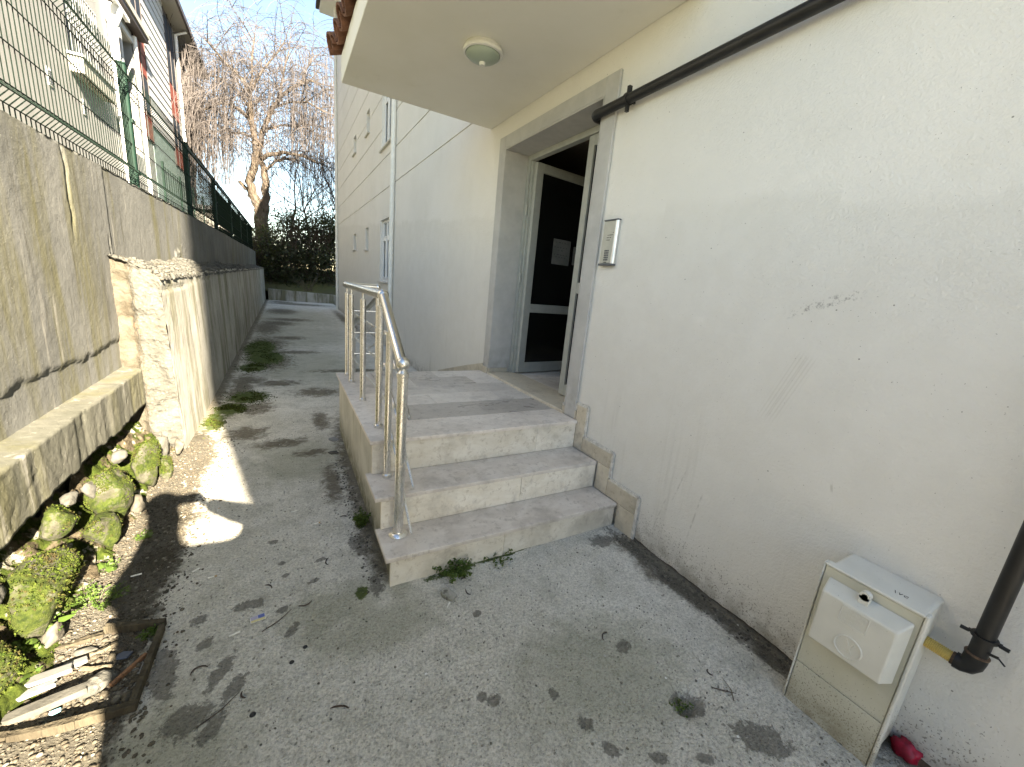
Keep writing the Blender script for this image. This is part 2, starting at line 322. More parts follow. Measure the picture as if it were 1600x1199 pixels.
MT['print'] = simple('dark_print', (0.06, 0.06, 0.06), 0.8)
MT['paper'] = simple('white_paper', (0.80, 0.80, 0.78), 0.85, 0, 0.05, 9)
MT['tintpaper'] = simple('paper_behind_tinted_glass', (0.17, 0.17, 0.16), 0.8, 0, 0.15, 9)  # white paper coloured grey to imitate its dimming behind tinted glass
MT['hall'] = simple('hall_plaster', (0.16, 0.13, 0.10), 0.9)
MT['wood'] = m_bark('weathered_wood', (0.05, 0.042, 0.03), (0.105, 0.092, 0.066))
MT['woodlight'] = m_bark('pale_split_wood', (0.10, 0.086, 0.06), (0.17, 0.15, 0.11))
MT['woodred'] = m_bark('reddish_stick', (0.20, 0.105, 0.06), (0.30, 0.17, 0.10))
MT['marblewhite'] = simple('white_marble_offcut', (0.22, 0.22, 0.216), 0.55, 0, 0.1, 14, 0.2, 90)
MT['greyslab'] = simple('grey_stone_offcut', (0.24, 0.24, 0.235), 0.8, 0, 0.2, 20, 0.4, 90)
MT['bluetile'] = simple('slate_blue_tile', (0.045, 0.065, 0.11), 0.5, 0, 0.2, 20)
MT['red'] = simple('crimson_plastic', (0.30, 0.008, 0.03), 0.4, 0, 0.4, 30)
MT['cyan'] = simple('light_blue_plastic', (0.20, 0.52, 0.62), 0.5)
MT['butt'] = simple('cigarette_paper', (0.78, 0.77, 0.72), 0.8)
MT['filter'] = simple('cigarette_filter', (0.55, 0.38, 0.20), 0.8)
MT['nbwall'] = simple('neighbour_plaster', (0.25, 0.257, 0.26), 0.9, 0, 0.08, 2, 0.3, 40)
MT['siding'] = simple('white_siding_board', (0.42, 0.435, 0.455), 0.6, 0, 0.03, 4)
MT['redpanel'] = simple('dull_red_panel', (0.23, 0.055, 0.04), 0.6, 0, 0.15, 6)
MT['darkframe'] = simple('dark_brown_frame', (0.045, 0.035, 0.035), 0.5)
MT['soffgrey'] = simple('grey_soffit', (0.36, 0.355, 0.33), 0.8)
MT['greymetal'] = simple('grey_metal_bar', (0.10, 0.11, 0.12), 0.5)
MT['curtain'] = simple('pale_curtain', (0.6, 0.6, 0.58), 0.9)
MT['nbplinth'] = simple('teal_grey_render', (0.20, 0.26, 0.265), 0.9, 0, 0.15, 3)
MT['skin'] = simple('skin', (0.52, 0.33, 0.25), 0.55); MT['jacket'] = simple('dark_jacket', (0.03, 0.035, 0.05), 0.85); MT['hair'] = simple('dark_hair', (0.02, 0.015, 0.01), 0.6)

# ------------------------------------------------------------------ mesh kit
def worldloc(o):
    v = Vector((0, 0, 0))
    while o is not None: v += o.location; o = o.parent
    return v
class MB:
    def __init__(s): s.v = []; s.f = []
    def add(s, vs, fs):
        b = len(s.v); s.v.extend([tuple(p) for p in vs]); s.f.extend([tuple(i + b for i in q) for q in fs]); return s
    def box(s, a, b, rot=None, piv=None):
        x0, y0, z0 = a; x1, y1, z1 = b
        vs = [Vector(p) for p in ((x0, y0, z0), (x1, y0, z0), (x1, y1, z0), (x0, y1, z0), (x0, y0, z1), (x1, y0, z1), (x1, y1, z1), (x0, y1, z1))]
        if rot is not None:
            c = Vector(piv) if piv is not None else (Vector(a) + Vector(b)) / 2
            vs = [rot @ (p - c) + c for p in vs]
        return s.add(vs, [(0, 3, 2, 1), (4, 5, 6, 7), (0, 1, 5, 4), (1, 2, 6, 5), (2, 3, 7, 6), (3, 0, 4, 7)])
    def bar(s, p, q, wd, ht, up=(0, 0, 1)):
        p, q = Vector(p), Vector(q); d = (q - p).normalized(); u = Vector(up); sd = d.cross(u).normalized(); u = sd.cross(d).normalized()
        vs = []
        for e in (p, q):
            for a, b in ((-1, -1), (1, -1), (1, 1), (-1, 1)): vs.append(e + sd * (a * wd / 2) + u * (b * ht / 2))
        return s.add(vs, [(0, 3, 2, 1), (4, 5, 6, 7), (0, 1, 5, 4), (1, 2, 6, 5), (2, 3, 7, 6), (3, 0, 4, 7)])
    def tube(s, pts, rad, n=8, cap=True):
        pts = [Vector(p) for p in pts]; m = len(pts)
        if not hasattr(rad, '__len__'): rad = [rad] * m
        ref = None; vs = []
        for i, p in enumerate(pts):
            d = (pts[min(i + 1, m - 1)] - pts[max(i - 1, 0)])
            d = d.normalized() if d.length > 1e-9 else Vector((0, 0, 1))
            if ref is None: ref = d.orthogonal().normalized()
            u = (ref - d * ref.dot(d)); u = u.normalized() if u.length > 1e-6 else d.orthogonal().normalized(); ref = u; v = d.cross(u)
            for k in range(n):
                a = 2 * math.pi * k / n; vs.append(p + (u * math.cos(a) + v * math.sin(a)) * rad[i])
        fs = []
        for i in range(m - 1):
            for k in range(n):
                fs.append((i * n + k, i * n + (k + 1) % n, (i + 1) * n + (k + 1) % n, (i + 1) * n + k))
        if cap: fs.append(tuple(range(n - 1, -1, -1))); fs.append(tuple((m - 1) * n + k for k in range(n)))
        return s.add(vs, fs)
    def lathe(s, c, prof, n=24, axis='z'):
        vs = []; fs = []; m = len(prof)
        for r, h in prof:
            for k in range(n):
                a = 2 * math.pi * k / n; p = (r * math.cos(a), r * math.sin(a), h)
                if axis == 'x': p = (h, p[0], p[1])
                if axis == 'y': p = (p[0], h, p[1])
                vs.append(Vector(c) + Vector(p))
        for i in range(m - 1):
            for k in range(n): fs.append((i * n + k, i * n + (k + 1) % n, (i + 1) * n + (k + 1) % n, (i + 1) * n + k))
        if prof[0][0] > 1e-6: fs.append(tuple(range(n - 1, -1, -1)))
        if prof[-1][0] > 1e-6: fs.append(tuple((m - 1) * n + k for k in range(n)))
        return s.add(vs, fs)
    def prism(s, poly, axis, a, b):
        n = len(poly); vs = []
        for t in (a, b):
            for p, q in poly: vs.append({'x': (t, p, q), 'y': (p, t, q), 'z': (p, q, t)}[axis])
        return s.add(vs, [tuple(range(n - 1, -1, -1)), tuple(range(n, 2 * n))] + [(i, (i + 1) % n, n + (i + 1) % n, n + i) for i in range(n)])
    def build(s, name, mat, parent=None, smooth=False, bevel=0.0, kind=None, seg=1, label=None):
        me = bpy.data.meshes.new(name); o0 = worldloc(parent) if parent is not None else Vector((0, 0, 0))
        me.from_pydata([(p[0] - o0.x, p[1] - o0.y, p[2] - o0.z) for p in s.v], [], s.f); me.update()
        return link(name, me, mat, parent, smooth, bevel, kind, seg, label)
def link(name, me, mat, parent=None, smooth=False, bevel=0.0, kind=None, seg=1, label=None):
    bm = bmesh.new(); bm.from_mesh(me); bmesh.ops.recalc_face_normals(bm, faces=bm.faces); bm.to_mesh(me); bm.free()
    o = bpy.data.objects.new(name, me); COL.objects.link(o)
    if mat is not None: me.materials.append(MT[mat] if isinstance(mat, str) else mat)
    if smooth:
        me.shade_smooth()
        if smooth == 'auto': me.set_sharp_from_angle(angle=R_(35))
    if bevel:
        b = o.modifiers.new('bevel', 'BEVEL'); b.width = bevel; b.segments = seg; b.limit_method = 'ANGLE'; b.angle_limit = R_(40)
    if parent is not None: o.parent = parent
    if kind: o['kind'] = kind
    if label: o['label'] = label
    return o
def thing(name, label, cat, loc=(0, 0, 0), group=None):
    o = bpy.data.objects.new(name, None); COL.objects.link(o); o.location = loc; o.empty_display_size = 0.1
    return tag(o, label, cat, group)
def tag(o, label, cat, group=None):
    o['label'] = label; o['category'] = cat
    if group: o['group'] = group
    return o
def gridmesh(us, vs, fn, flip=False):
    """fn(U, V) -> (n,3) positions on the us x vs lattice"""
    U, V = np.meshgrid(np.asarray(us, float), np.asarray(vs, float), indexing='ij'); pos = fn(U.ravel(), V.ravel())
    nu, nv = len(us), len(vs); i = np.arange(nu - 1)[:, None] * nv + np.arange(nv - 1)[None, :]
    q = np.stack([i, i + nv, i + nv + 1, i + 1], -1).reshape(-1, 4)
    if flip: q = q[:, ::-1]
    me = bpy.data.meshes.new('grid'); me.vertices.add(len(pos)); me.vertices.foreach_set('co', pos.ravel())
    me.loops.add(q.size); me.loops.foreach_set('vertex_index', q.ravel().astype(np.int32))
    me.polygons.add(len(q)); me.polygons.foreach_set('loop_start', np.arange(0, q.size, 4, dtype=np.int32))
    me.update(calc_edges=True); me.validate(); return me, pos
def gridobj(name, us, vs, fn, mat, parent=None, flip=False, kind=None, smooth=True, attrs=None):
    me, pos = gridmesh(us, vs, fn, flip)
    me.name = name
    for nme, arr in (attrs or {}).items():
        a = me.attributes.new(nme, 'FLOAT', 'POINT'); a.data.foreach_set('value', arr(pos[:, 0], pos[:, 1]).astype(np.float32))
    if parent is not None:
        o0 = worldloc(parent); co = pos - np.array(o0); me.vertices.foreach_set('co', co.ravel())
    o = bpy.data.objects.new(name, me); COL.objects.link(o); me.materials.append(MT[mat])
    if smooth: me.shade_smooth()
    if parent is not None: o.parent = parent
    if kind: o['kind'] = kind
    return o
def fromarrays(name, verts, faces, mat, parent=None, kind=None, smooth=False):
    me = bpy.data.meshes.new(name); o0 = np.array(worldloc(parent)) if parent is not None else np.zeros(3)
    verts = np.asarray(verts, float) - o0; faces = np.asarray(faces); k = faces.shape[1]
    me.vertices.add(len(verts)); me.vertices.foreach_set('co', verts.ravel())
    me.loops.add(faces.size); me.loops.foreach_set('vertex_index', faces.ravel().astype(np.int32))
    me.polygons.add(len(faces)); me.polygons.foreach_set('loop_start', np.arange(0, faces.size, k, dtype=np.int32))
    me.update(calc_edges=True); me.validate()
    o = bpy.data.objects.new(name, me); COL.objects.link(o); me.materials.append(MT[mat])
    if smooth: me.shade_smooth()
    if parent is not None: o.parent = parent
    if kind: o['kind'] = kind
    return o
_ico = {}
def ico(sub):
    if sub not in _ico:
        bm = bmesh.new(); bmesh.ops.create_icosphere(bm, subdivisions=sub, radius=1); bm.verts.ensure_lookup_table()
        _ico[sub] = (np.array([v.co[:] for v in bm.verts]), np.array([[v.index for v in f.verts] for f in bm.faces])); bm.free()
    return _ico[sub]
def pebbles(name, cen, size, mat, parent=None, sub=1, flat=0.6, kind='stuff'):
    v, f = ico(sub); n = len(cen); V = np.repeat(v[None], n, 0)
    V = V * (1 + 0.45 * (RNG.random((n, len(v), 1)) - 0.5))
    V = V * np.stack([1 + 0.5 * (RNG.random(n) - 0.5), 1 + 0.5 * (RNG.random(n) - 0.5), flat * (0.7 + 0.6 * RNG.random(n))], -1)[:, None]
    a = RNG.random(n) * 6.28; ca, sa = np.cos(a)[:, None], np.sin(a)[:, None]
    X = V[:, :, 0] * ca - V[:, :, 1] * sa; Y = V[:, :, 0] * sa + V[:, :, 1] * ca
    V = np.stack([X, Y, V[:, :, 2]], -1) * np.asarray(size)[:, None, None] + np.asarray(cen)[:, None]
    F = (f[None] + (np.arange(n) * len(v))[:, None, None]).reshape(-1, 3)
    return fromarrays(name, V.reshape(-1, 3), F, mat, parent, kind)
def rock(name, c, r, mat, seed, parent=None, sub=4, amp=0.35, fr=1.6):
    """angular stone: unit ball cut by random planes, then roughened"""
    v, f = ico(sub); g = np.random.default_rng(seed); nn = g.normal(size=(11, 3)); nn /= np.linalg.norm(nn, axis=1)[:, None]; dd = .45 + .45 * g.random(11)
    d = np.min(np.where(v @ nn.T > .05, dd[None] / np.maximum(v @ nn.T, .05), 9), axis=1); d = np.minimum(d, 1.05)
    d = d * (1 + amp * .55 * fbm(v[:, 0], v[:, 1], v[:, 2], fr * 1.7, 5, seed) + .12 * fbm(v[:, 0], v[:, 1], v[:, 2], 9, 3, seed + 3)) * 1.12
    V = v * d[:, None] * np.array(r) + np.array(c); return fromarrays(name, V, f, mat, parent, smooth=(sub > 3)), V
def leafquads(pos, nrm_up, size, wid=0.5):
    """diamond shaped folded leaves: pos (n,3)"""
    n = len(pos); d = RNG.normal(size=(n, 3)); d[:, 2] = d[:, 2] * nrm_up; d /= np.linalg.norm(d, axis=1)[:, None]
    o = np.cross(d, RNG.normal(size=(n, 3))); o /= np.linalg.norm(o, axis=1)[:, None]
    s = (size * (0.6 + 0.8 * RNG.random(n)))[:, None] if np.isscalar(size) else (size * (0.6 + 0.8 * RNG.random(n)))[:, None]
    up = np.cross(d, o)
    a = pos - d * s * 0.5; b = pos + o * s * wid * 0.5 + up * s * 0.08; c = pos + d * s * 0.5; e = pos - o * s * wid * 0.5 + up * s * 0.08
    V = np.stack([a, b, c, e], 1).reshape(-1, 3); F = np.arange(n * 4).reshape(n, 4); return V, F

# ------------------------------------------------------------------ setting: ground
W = 1.92
def gh(x, y):
    h = 0.016 * fbm(x, y, 0, 1.7, 4, 3) + 0.006 * fbm(x, y, 0, 22, 3, 9)
    mound = sstep(-0.58, -1.0, x) * sstep(4.0, 3.6, y)
    h = h + mound * (0.075 + 0.07 * fbm(x, y, 0, 6, 4, 21))
    h = h - 0.05 * np.exp(-(((x - 1.318) / 0.055) ** 2 + ((y - 0.665) / 0.045) ** 2))
    fr = sstep(-0.62, -0.66, x) * sstep(1.46, 1.5, y) * sstep(1.86, 1.82, y); h = h - 0.012 * fr
    return h
STAINS = [(-.256, 1.52, .085, .03, 65), (-.205, 1.43, .07, .028, 62), (-.367, 1.826, .035, .028, 20), (-.258, 1.299, .06, .03, 55), (-.197, 1.849, .06, .03, 10), (-.15, 1.84, .03, .03, 0),
          (-.023, 1.621, .045, .02, 55), (-.058, 1.76, .028, .024, 45), (.738, 1.384, .024, .02, 20), (1.268, .96, .045, .03, 15), (.628, .991, .03, .024, -20), (.60, 1.02, .024, .02, 0), (.852, .914, .022, .024, 30),
          (.898, .777, .034, .026, -20), (.926, .673, .036, .024, -35), (1.057, .579, .035, .022, -40), (1.211, .505, .035, .022, -40), (1.45, .46, .11, .06, -40), (1.318, .663, .075, .05, -35),
          (-.059, 2.094, .02, .02, 0), (-.04, 1.99, .02, .015, 0), (-.559, 1.946, .06, .04, 15), (-.324, 1.68, .03, .03, 0), (.322, 2.11, .05, .11, 10), (.35, 1.75, .035, .08, 0), (-.44, 1.6, .05, .14, 10), (-.33, 1.36, .08, .06, 0),
          (-.1, 2.3, .03, .02, 0), (.12, 2.05, .03, .018, 20), (.08, 1.9, .03, .018, 20), (-.6, 2.35, .07, .1, 0), (-.52, 2.72, .1, .07, 0), (1.83, 1.25, .05, .5, 0), (1.84, .75, .05, .5, 0), (1.70, 1.6, .10, .06, 0)]
DARK = [(-.065, 3.78, .26, .13, 5), (-.35, 4.1, .22, .22, 0), (-.304, 4.85, .2, .3, 0), (.15, 3.5, .16, .10, 0), (-.25, 7.4, .40, .9, 0), (-.38, 8.6, .42, 2.0, 0), (-.40, 11.6, .40, 1.6, 0), (-.50, 5.6, .16, 1.2, 0), (.1, 8.2, .5, .22, 0), (-.33, 9.2, .45, .8, 0), (.05, 9.9, .4, .35, 0), (-.2, 12.5, .55, .7, 0), (.1, 13.5, .7, .5, 0),
        (.28, 4.3, .10, .35, 0), (.33, 5.4, .35, .25, 0), (-.1, 5.9, .35, .2, 0), (.9, 6.6, .7, .15, 0), (-.45, 6.1, .25, .3, 0), (-.1, 16, .6, 1.2, 0), (.5, 19.5, 1.5, .7, 0), (-.1, 20.3, .6, .6, 0), (1.7, 14, .2, 4, 0), (.26, 2.9, .08, .4, 0)]
MOSS = [(-.53, 4.86, .14, .22, 0), (-.40, 5.3, .2, .25, 0), (-.62, 4.5, .08, .3, 0), (-.30, 7.7, .28, .6, 0), (-.45, 6.9, .18, .3, 0), (-.42, 8.6, .25, .9, 0), (.28, 1.73, .03, .05, 0), (.75, 1.70, .16, .03, 3), (1.1, 1.72, .25, .02, 3), (.36, 2.31, .03, .05, 0), (-.87, 3.3, .05, .1, 0)]
GREEN = [(.15, 1.68, .25, .16, 0), (.3, 1.5, .3, .15, 0), (.4, 7, .9, 1.6, 0), (.3, 10.5, 1.2, 2.2, 0), (.1, 3.4, .4, .5, 0), (-.4, 1.2, .25, .3, 0), (.2, 14, 1.5, 3.5, 0), (.45, 2.0, .1, .5, 0), (1.1, .9, .4, .3, 0)]
def gauss(L, x, y):
    r = np.zeros_like(x)
    for cx, cy, a, b, ang in L:
        t = R_(ang); dx, dy = x - cx, y - cy; u = dx * math.cos(t) + dy * math.sin(t); v = -dx * math.sin(t) + dy * math.cos(t)
        r = np.maximum(r, np.exp(-0.7 * ((u / a) ** 2 + (v / b) ** 2)))
    return r
def a_dirt(x, y):
    wallb = 1.0 * sstep(1.62, 1.93, x + .22 * fbm(x, y, 0, 4, 5, 77)) * sstep(1.75, 1.5, y); stair = sstep(0.20, 0.45, x) * sstep(1.6, 1.9, y) * sstep(6, 3, y) * 0.9
    left = sstep(-0.55, -0.85, x) * sstep(4.2, 3.7, y); lw = sstep(-0.45, -0.75, x) * sstep(3.7, 4.3, y) * 0.9
    return np.maximum.reduce([wallb, stair, left * 0.4, lw, gauss(DARK, x, y) * 0.84])
def a_sand(x, y): return sstep(-0.36, -0.66, x + 0.12 * fbm(x, y, 0, 3, 3, 5)) * sstep(4.6, 3.9, y) * 0.95
ATT = {'stain': lambda x, y: gauss(STAINS, x, y), 'dirt': a_dirt, 'moss': lambda x, y: gauss(MOSS, x, y), 'greenish': lambda x, y: gauss(GREEN, x, y), 'sand': a_sand}
xs = np.arange(-1.12, 2.02, 0.0125)
def gfn(u, v): return np.stack([u, v, gh(u, v)], -1)
ys = np.concatenate([np.arange(-9, 0.2, 0.4), np.arange(0.2, 5.6, 0.0125), 5.6 + np.cumsum(np.linspace(0.015, 0.12, 240))])
ys = ys[ys < 21.2]; ys = np.append(ys, 21.2)
gridobj('concrete_path', xs, ys, gfn, 'ground', kind='structure', attrs=ATT)
MB().add([(-400, -400, -0.12), (400, -400, -0.12), (400, 400, -0.12), (-400, 400, -0.12)], [(0, 1, 2, 3)]).build('ground', 'soil', kind='structure')
mb = MB(); mb.add([(-300, -60, 1.93), (-1.2, -60, 1.93), (-1.2, 21.9, 1.93), (-1.2, 300, 1.93), (-300, 300, 1.93)], [(0, 1, 2, 3, 4)]); mb.build('upper_terrace_ground', 'soil', kind='structure')
mb = MB(); mb.add([(-1.2, 21.3, 0.40), (60, 21.0, 0.36), (60, 300, 1.0), (-1.2, 300, 1.6), (-1.2, 26, 1.5)], [(0, 1, 2, 3, 4)]); mb.build('bank_ground', 'soil', kind='structure')

# ------------------------------------------------------------------ apartment building
bld = thing('apartment_building', 'cream rendered apartment building with grooved facade and an open entrance door on the right', 'building', (1.92, 3.1, 0))
def cellwall(ys, zs, dep, reveal, x0, sgn=1):
    mb = MB(); ny, nz = len(ys) - 1, len(zs) - 1
    def D(i, j):
        if i < 0 or j < 0 or i >= ny or j >= nz: return 0.0
        return dep(0.5 * (ys[i] + ys[i + 1]), 0.5 * (zs[j] + zs[j + 1]))
    for i in range(ny):
        for j in range(nz):
            d = D(i, j); y0, y1, z0, z1 = ys[i], ys[i + 1], zs[j], zs[j + 1]
            hole = d >= reveal - 1e-6
            if not hole:
                x = x0 + sgn * d; mb.add([(x, y0, z0), (x, y1, z0), (x, y1, z1), (x, y0, z1)], [(0, 1, 2, 3)])
            e = D(i + 1, j)
            if abs(e - d) > 1e-6: mb.add([(x0 + sgn * d, y1, z0), (x0 + sgn * e, y1, z0), (x0 + sgn * e, y1, z1), (x0 + sgn * d, y1, z1)], [(0, 1, 2, 3)])
            e = D(i, j + 1)
            if abs(e - d) > 1e-6: mb.add([(x0 + sgn * d, y0, z1), (x0 + sgn * d, y1, z1), (x0 + sgn * e, y1, z1), (x0 + sgn * e, y0, z1)], [(0, 1, 2, 3)])
    return mb
DY0, DY1, DZ0, DZ1 = 2.393, 3.803, 0.578, 2.80
WINS = [(8.62, 9.74, 1.39, 2.69), (8.62, 9.76, 4.10, 5.40)]
SLITS = [(11.25, 11.66, 2.13, 2.68), (13.28, 13.78, 2.20, 2.66), (11.22, 11.64, 4.84, 5.36), (13.28, 13.80, 4.86, 5.32)]
GRV = [3.26 + 0.615 * i for i in range(12)]
yb = sorted(set([-8.15, DY0, DY1, 18.0] + [a for q in WINS + SLITS for a in q[:2]]))
zb = sorted(set([0.035, DZ0, DZ1, 10.4] + [a for q in WINS + SLITS for a in q[2:]] + [g for g in GRV if g < 10.3] + [g + 0.022 for g in GRV if g < 10.3]))
def bdep(y, z):
    if DY0 < y < DY1 and DZ0 < z < DZ1: return 0.26
    for a, b, c, d in WINS + SLITS:
        if a < y < b and c < z < d: return 0.26
    for g in GRV:
        if g < z < g + 0.022: return 0.015
    return 0.0
cellwall(yb, zb, bdep, 0.26, W).build('facade', 'stucco', bld)
# other sides, roof, eaves
mb = MB(); mb.box((W + 0.27, -8.15, 0.0), (14, -8.0, 10.4)); mb.box((W + 0.27, 17.85, 0), (14, 18.0, 10.4)); mb.box((13.85, -8.0, 0), (14, 17.85, 10.4))
mb.box((W, -8.15, 0.04), (W + 0.27, -8.13, 10.4)); mb.box((W, 17.98, 0.04), (W + 0.27, 18.0, 10.4)); mb.build('side_wall', 'stucco', bld)
MB().box((W - 0.5, -8.4, 10.4), (14.4, 18.5, 10.58)).build('roof_slab', 'soffit', bld, bevel=0.01)
MB().prism([(W - 0.5, 10.585), (8, 12.9), (14.4, 10.585)], 'y', -8.4, 18.5).build('roof', 'roof', bld)
g = MB().bar((W - 0.56, -8.4, 10.56), (W - 0.56, 18.55, 10.56), 0.11, 0.12).build('gutter', 'darkframe', bld)
# foundation strip with a ragged lower plaster edge
def fnd(u, v): return np.stack([W + 0.035 + 0.012 * fbm(u, v * 3, 0, 9, 4, 2), u, v], -1)
gridobj('foundation', np.concatenate([np.arange(-8.15, 0, .2), np.arange(0, 1.7, .02), np.arange(1.7, 18, .2)]), np.linspace(-0.1, 0.2, 14), fnd, 'ledge', bld)
ly = np.concatenate([np.arange(-8.15, 0, .3), np.arange(0, 1.7, 0.012), np.arange(1.7, 18.01, .3)])
lip = MB(); zz = 0.012 + 0.03 * (fbm(ly, ly * 0, 0, 6, 4, 8)) - 0.012 * (np.abs(fbm(ly, ly * 0, 0, 22, 2, 4)))
for i in range(len(ly) - 1):
    a, b = (W - 0.003, ly[i], zz[i]), (W - 0.003, ly[i + 1], zz[i + 1])
    lip.add([a, b, (W - 0.003, ly[i + 1], 0.06), (W - 0.003, ly[i], 0.06), (W + 0.03, ly[i], zz[i] + 0.004), (W + 0.03, ly[i + 1], zz[i + 1] + 0.004), (W + 0.001, ly[i + 1], 0.10), (W + 0.001, ly[i], 0.10)], [(0, 1, 2, 3), (4, 5, 1, 0), (3, 2, 6, 7)])
lip.build('plaster_edge', 'stucco', bld)
# windows
for a, b, c, d in WINS:
    fx = W + 0.06; fr = MB(); t = 0.055
    fr.box((fx, a, c), (fx + .06, a + t, d)); fr.box((fx, b - t, c), (fx + .06, b, d)); fr.box((fx, a + t, c), (fx + .06, b - t, c + t)); fr.box((fx, a + t, d - t), (fx + .06, b - t, d))
    zt = c + (d - c) * 0.70; n = 3; wd = (b - a - 2 * t) / n
    fr.box((fx, a + t, zt), (fx + .06, b - t, zt + 0.06))
    for i in range(1, n): fr.box((fx, a + t + wd * i - .03, c + t), (fx + .06, a + t + wd * i + .03, d - t))
    f = fr.build('window', 'pvc', bld, bevel=0.004)
    for i in range(n):
        y0, y1 = a + t + wd * i + (.03 if i else 0), a + t + wd * (i + 1) - (.03 if i < n - 1 else 0)
        MB().box((fx + .025, y0, zt + .06), (fx + .035, y1, d - t)).build('pane', 'glass', f)
        sh = MB(); s_ = 0.045
        sh.box((fx - .012, y0, c + t), (fx + .012, y0 + s_, zt)); sh.box((fx - .012, y1 - s_, c + t), (fx + .012, y1, zt)); sh.box((fx - .012, y0 + s_, c + t), (fx + .012, y1 - s_, c + t + s_)); sh.box((fx - .012, y0 + s_, zt - s_), (fx + .012, y1 - s_, zt))
        sh.build('sash', 'pvc', f, bevel=0.004)
        MB().box((fx + .025, y0 + s_, c + t + s_), (fx + .034, y1 - s_, zt - s_)).build('pane', 'glass', f)
    MB().box((W - 0.05, a - .06, c - .035), (W + .06, b + .06, c - 0.001)).build('sill', 'trim', f, bevel=0.004)
    MB().box((fx + .08, a - .02, c), (fx + .10, b + .02, d)).build('curtain', 'curtain', f)
for a, b, c, d in SLITS:
    fx = W + 0.20; fr = MB(); t = 0.04
    fr.box((fx, a, c), (fx + .05, a + t, d)); fr.box((fx, b - t, c), (fx + .05, b, d)); fr.box((fx, a + t, c), (fx + .05, b - t, c + t)); fr.box((fx, a + t, d - t), (fx + .05, b - t, d))
    f = fr.build('small_window', 'alu', bld); MB().box((fx + .02, a + t, c + t), (fx + .03, b - t, d - t)).build('pane', 'glass', f)
    MB().box((W - 0.05, a - .04, c - .03), (W + .21, b + .04, c - .001)).build('sill', 'trim', f, bevel=0.004)
# corner balconies round the far end
for z in (3.1, 5.85, 8.6):
    q = MB().box((W + 0.02, 18.0, z), (5.5, 19.15, z + 0.16)).build('balcony_slab', 'soffit', bld); MB().box((W + 0.05, 19.0, z + .16), (5.5, 19.1, z + 1.0)).box((W + 0.05, 18.0, z + .16), (W + 0.15, 19.0, z + 1.0)).build('parapet', 'stucco', q)
# grey door surround
def ubox(mb, x0, x1, y0, y1, z0, z1, ow, top):
    mb.box((x0, y1, z0), (x1, y1 + ow[0], z1 + top)); mb.box((x0, y0 - ow[1], z0), (x1, y0, z1 + top)); mb.box((x0, y0, z1), (x1, y1, z1 + top))
mb = MB(); ubox(mb, W - 0.022, W - 0.001, DY0, DY1, DZ0 + 0.0, DZ1, (0.124, 0.130), 0.113); mb.build('door_surround', 'surround', bld, bevel=0.004)
mb = MB(); x0, x1 = W - 0.02, W + 0.262
mb.box((x0, DY1 - 0.012, DZ0), (x1, DY1 - 0.002, DZ1)); mb.box((x0, DY0 + 0.002, DZ0), (x1, DY0 + 0.012, DZ1)); mb.box((x0, DY0 + 0.012, DZ1 - 0.012), (x1, DY1 - 0.012, DZ1 - 0.002)); mb.build('door_reveal', 'surround', bld)
MB().box((W - 0.03, DY0 + 0.012, DZ0 - 0.02), (W + 0.32, DY1 - 0.012, DZ0 + 0.022)).build('threshold', 'skirt', bld, bevel=0.004)
# aluminium frame, open leaf, narrow fixed leaf
FX = W + 0.23; FY0, FY1 = DY0 + 0.014, DY1 - 0.014; FZ = DZ0 + 0.022; FT = DZ1 - 0.014
mb = MB(); mb.box((FX, FY1 - 0.05, FZ), (FX + .06, FY1, FT)); mb.box((FX, FY0, FZ), (FX + .06, FY0 + .05, FT)); mb.box((FX, FY0 + .05, FT - .05), (FX + .06, FY1 - .05, FT))
mb.box((FX + .02, FY1 - 0.075, FZ), (FX + .06, FY1 - .05, FT - .05)); fr = mb.build('door_frame', 'alu', bld, bevel=0.003)
for z in (0.78, 1.62, 2.28):
    MB().lathe((FX + 0.0, FY1 - 0.062, z), [(0.011, -0.05), (0.011, 0.05)], 10).box((FX - .004, FY1 - 0.062, z - .035), (FX + .004, FY1 - .03, z + .035)).build('hinge', 'intercom', fr, bevel=0.001)
sl = (FY0 + .05, 2.845)
mb = MB(); st = 0.072; sx = FX + 0.01
mb.box((sx, sl[0], FZ + .01), (sx + .045, sl[0] + .06, FT - .055)); mb.box((sx, sl[1] - st, FZ + .01), (sx + .045, sl[1], FT - .055))
for z0, z1 in ((FZ + .01, FZ + .11), (1.51, 1.60), (FT - .135, FT - .055)): mb.box((sx, sl[0] + .06, z0), (sx + .045, sl[1] - st, z1))
lf = mb.build('narrow_door_leaf', 'alu', bld, bevel=0.003)
for z0, z1 in ((FZ + .11, 1.51), (1.60, FT - .135)):
    MB().box((sx + .018, sl[0] + .06, z0), (sx + .026, sl[1] - st, z1)).build('glass_panel', 'darkglass', lf)
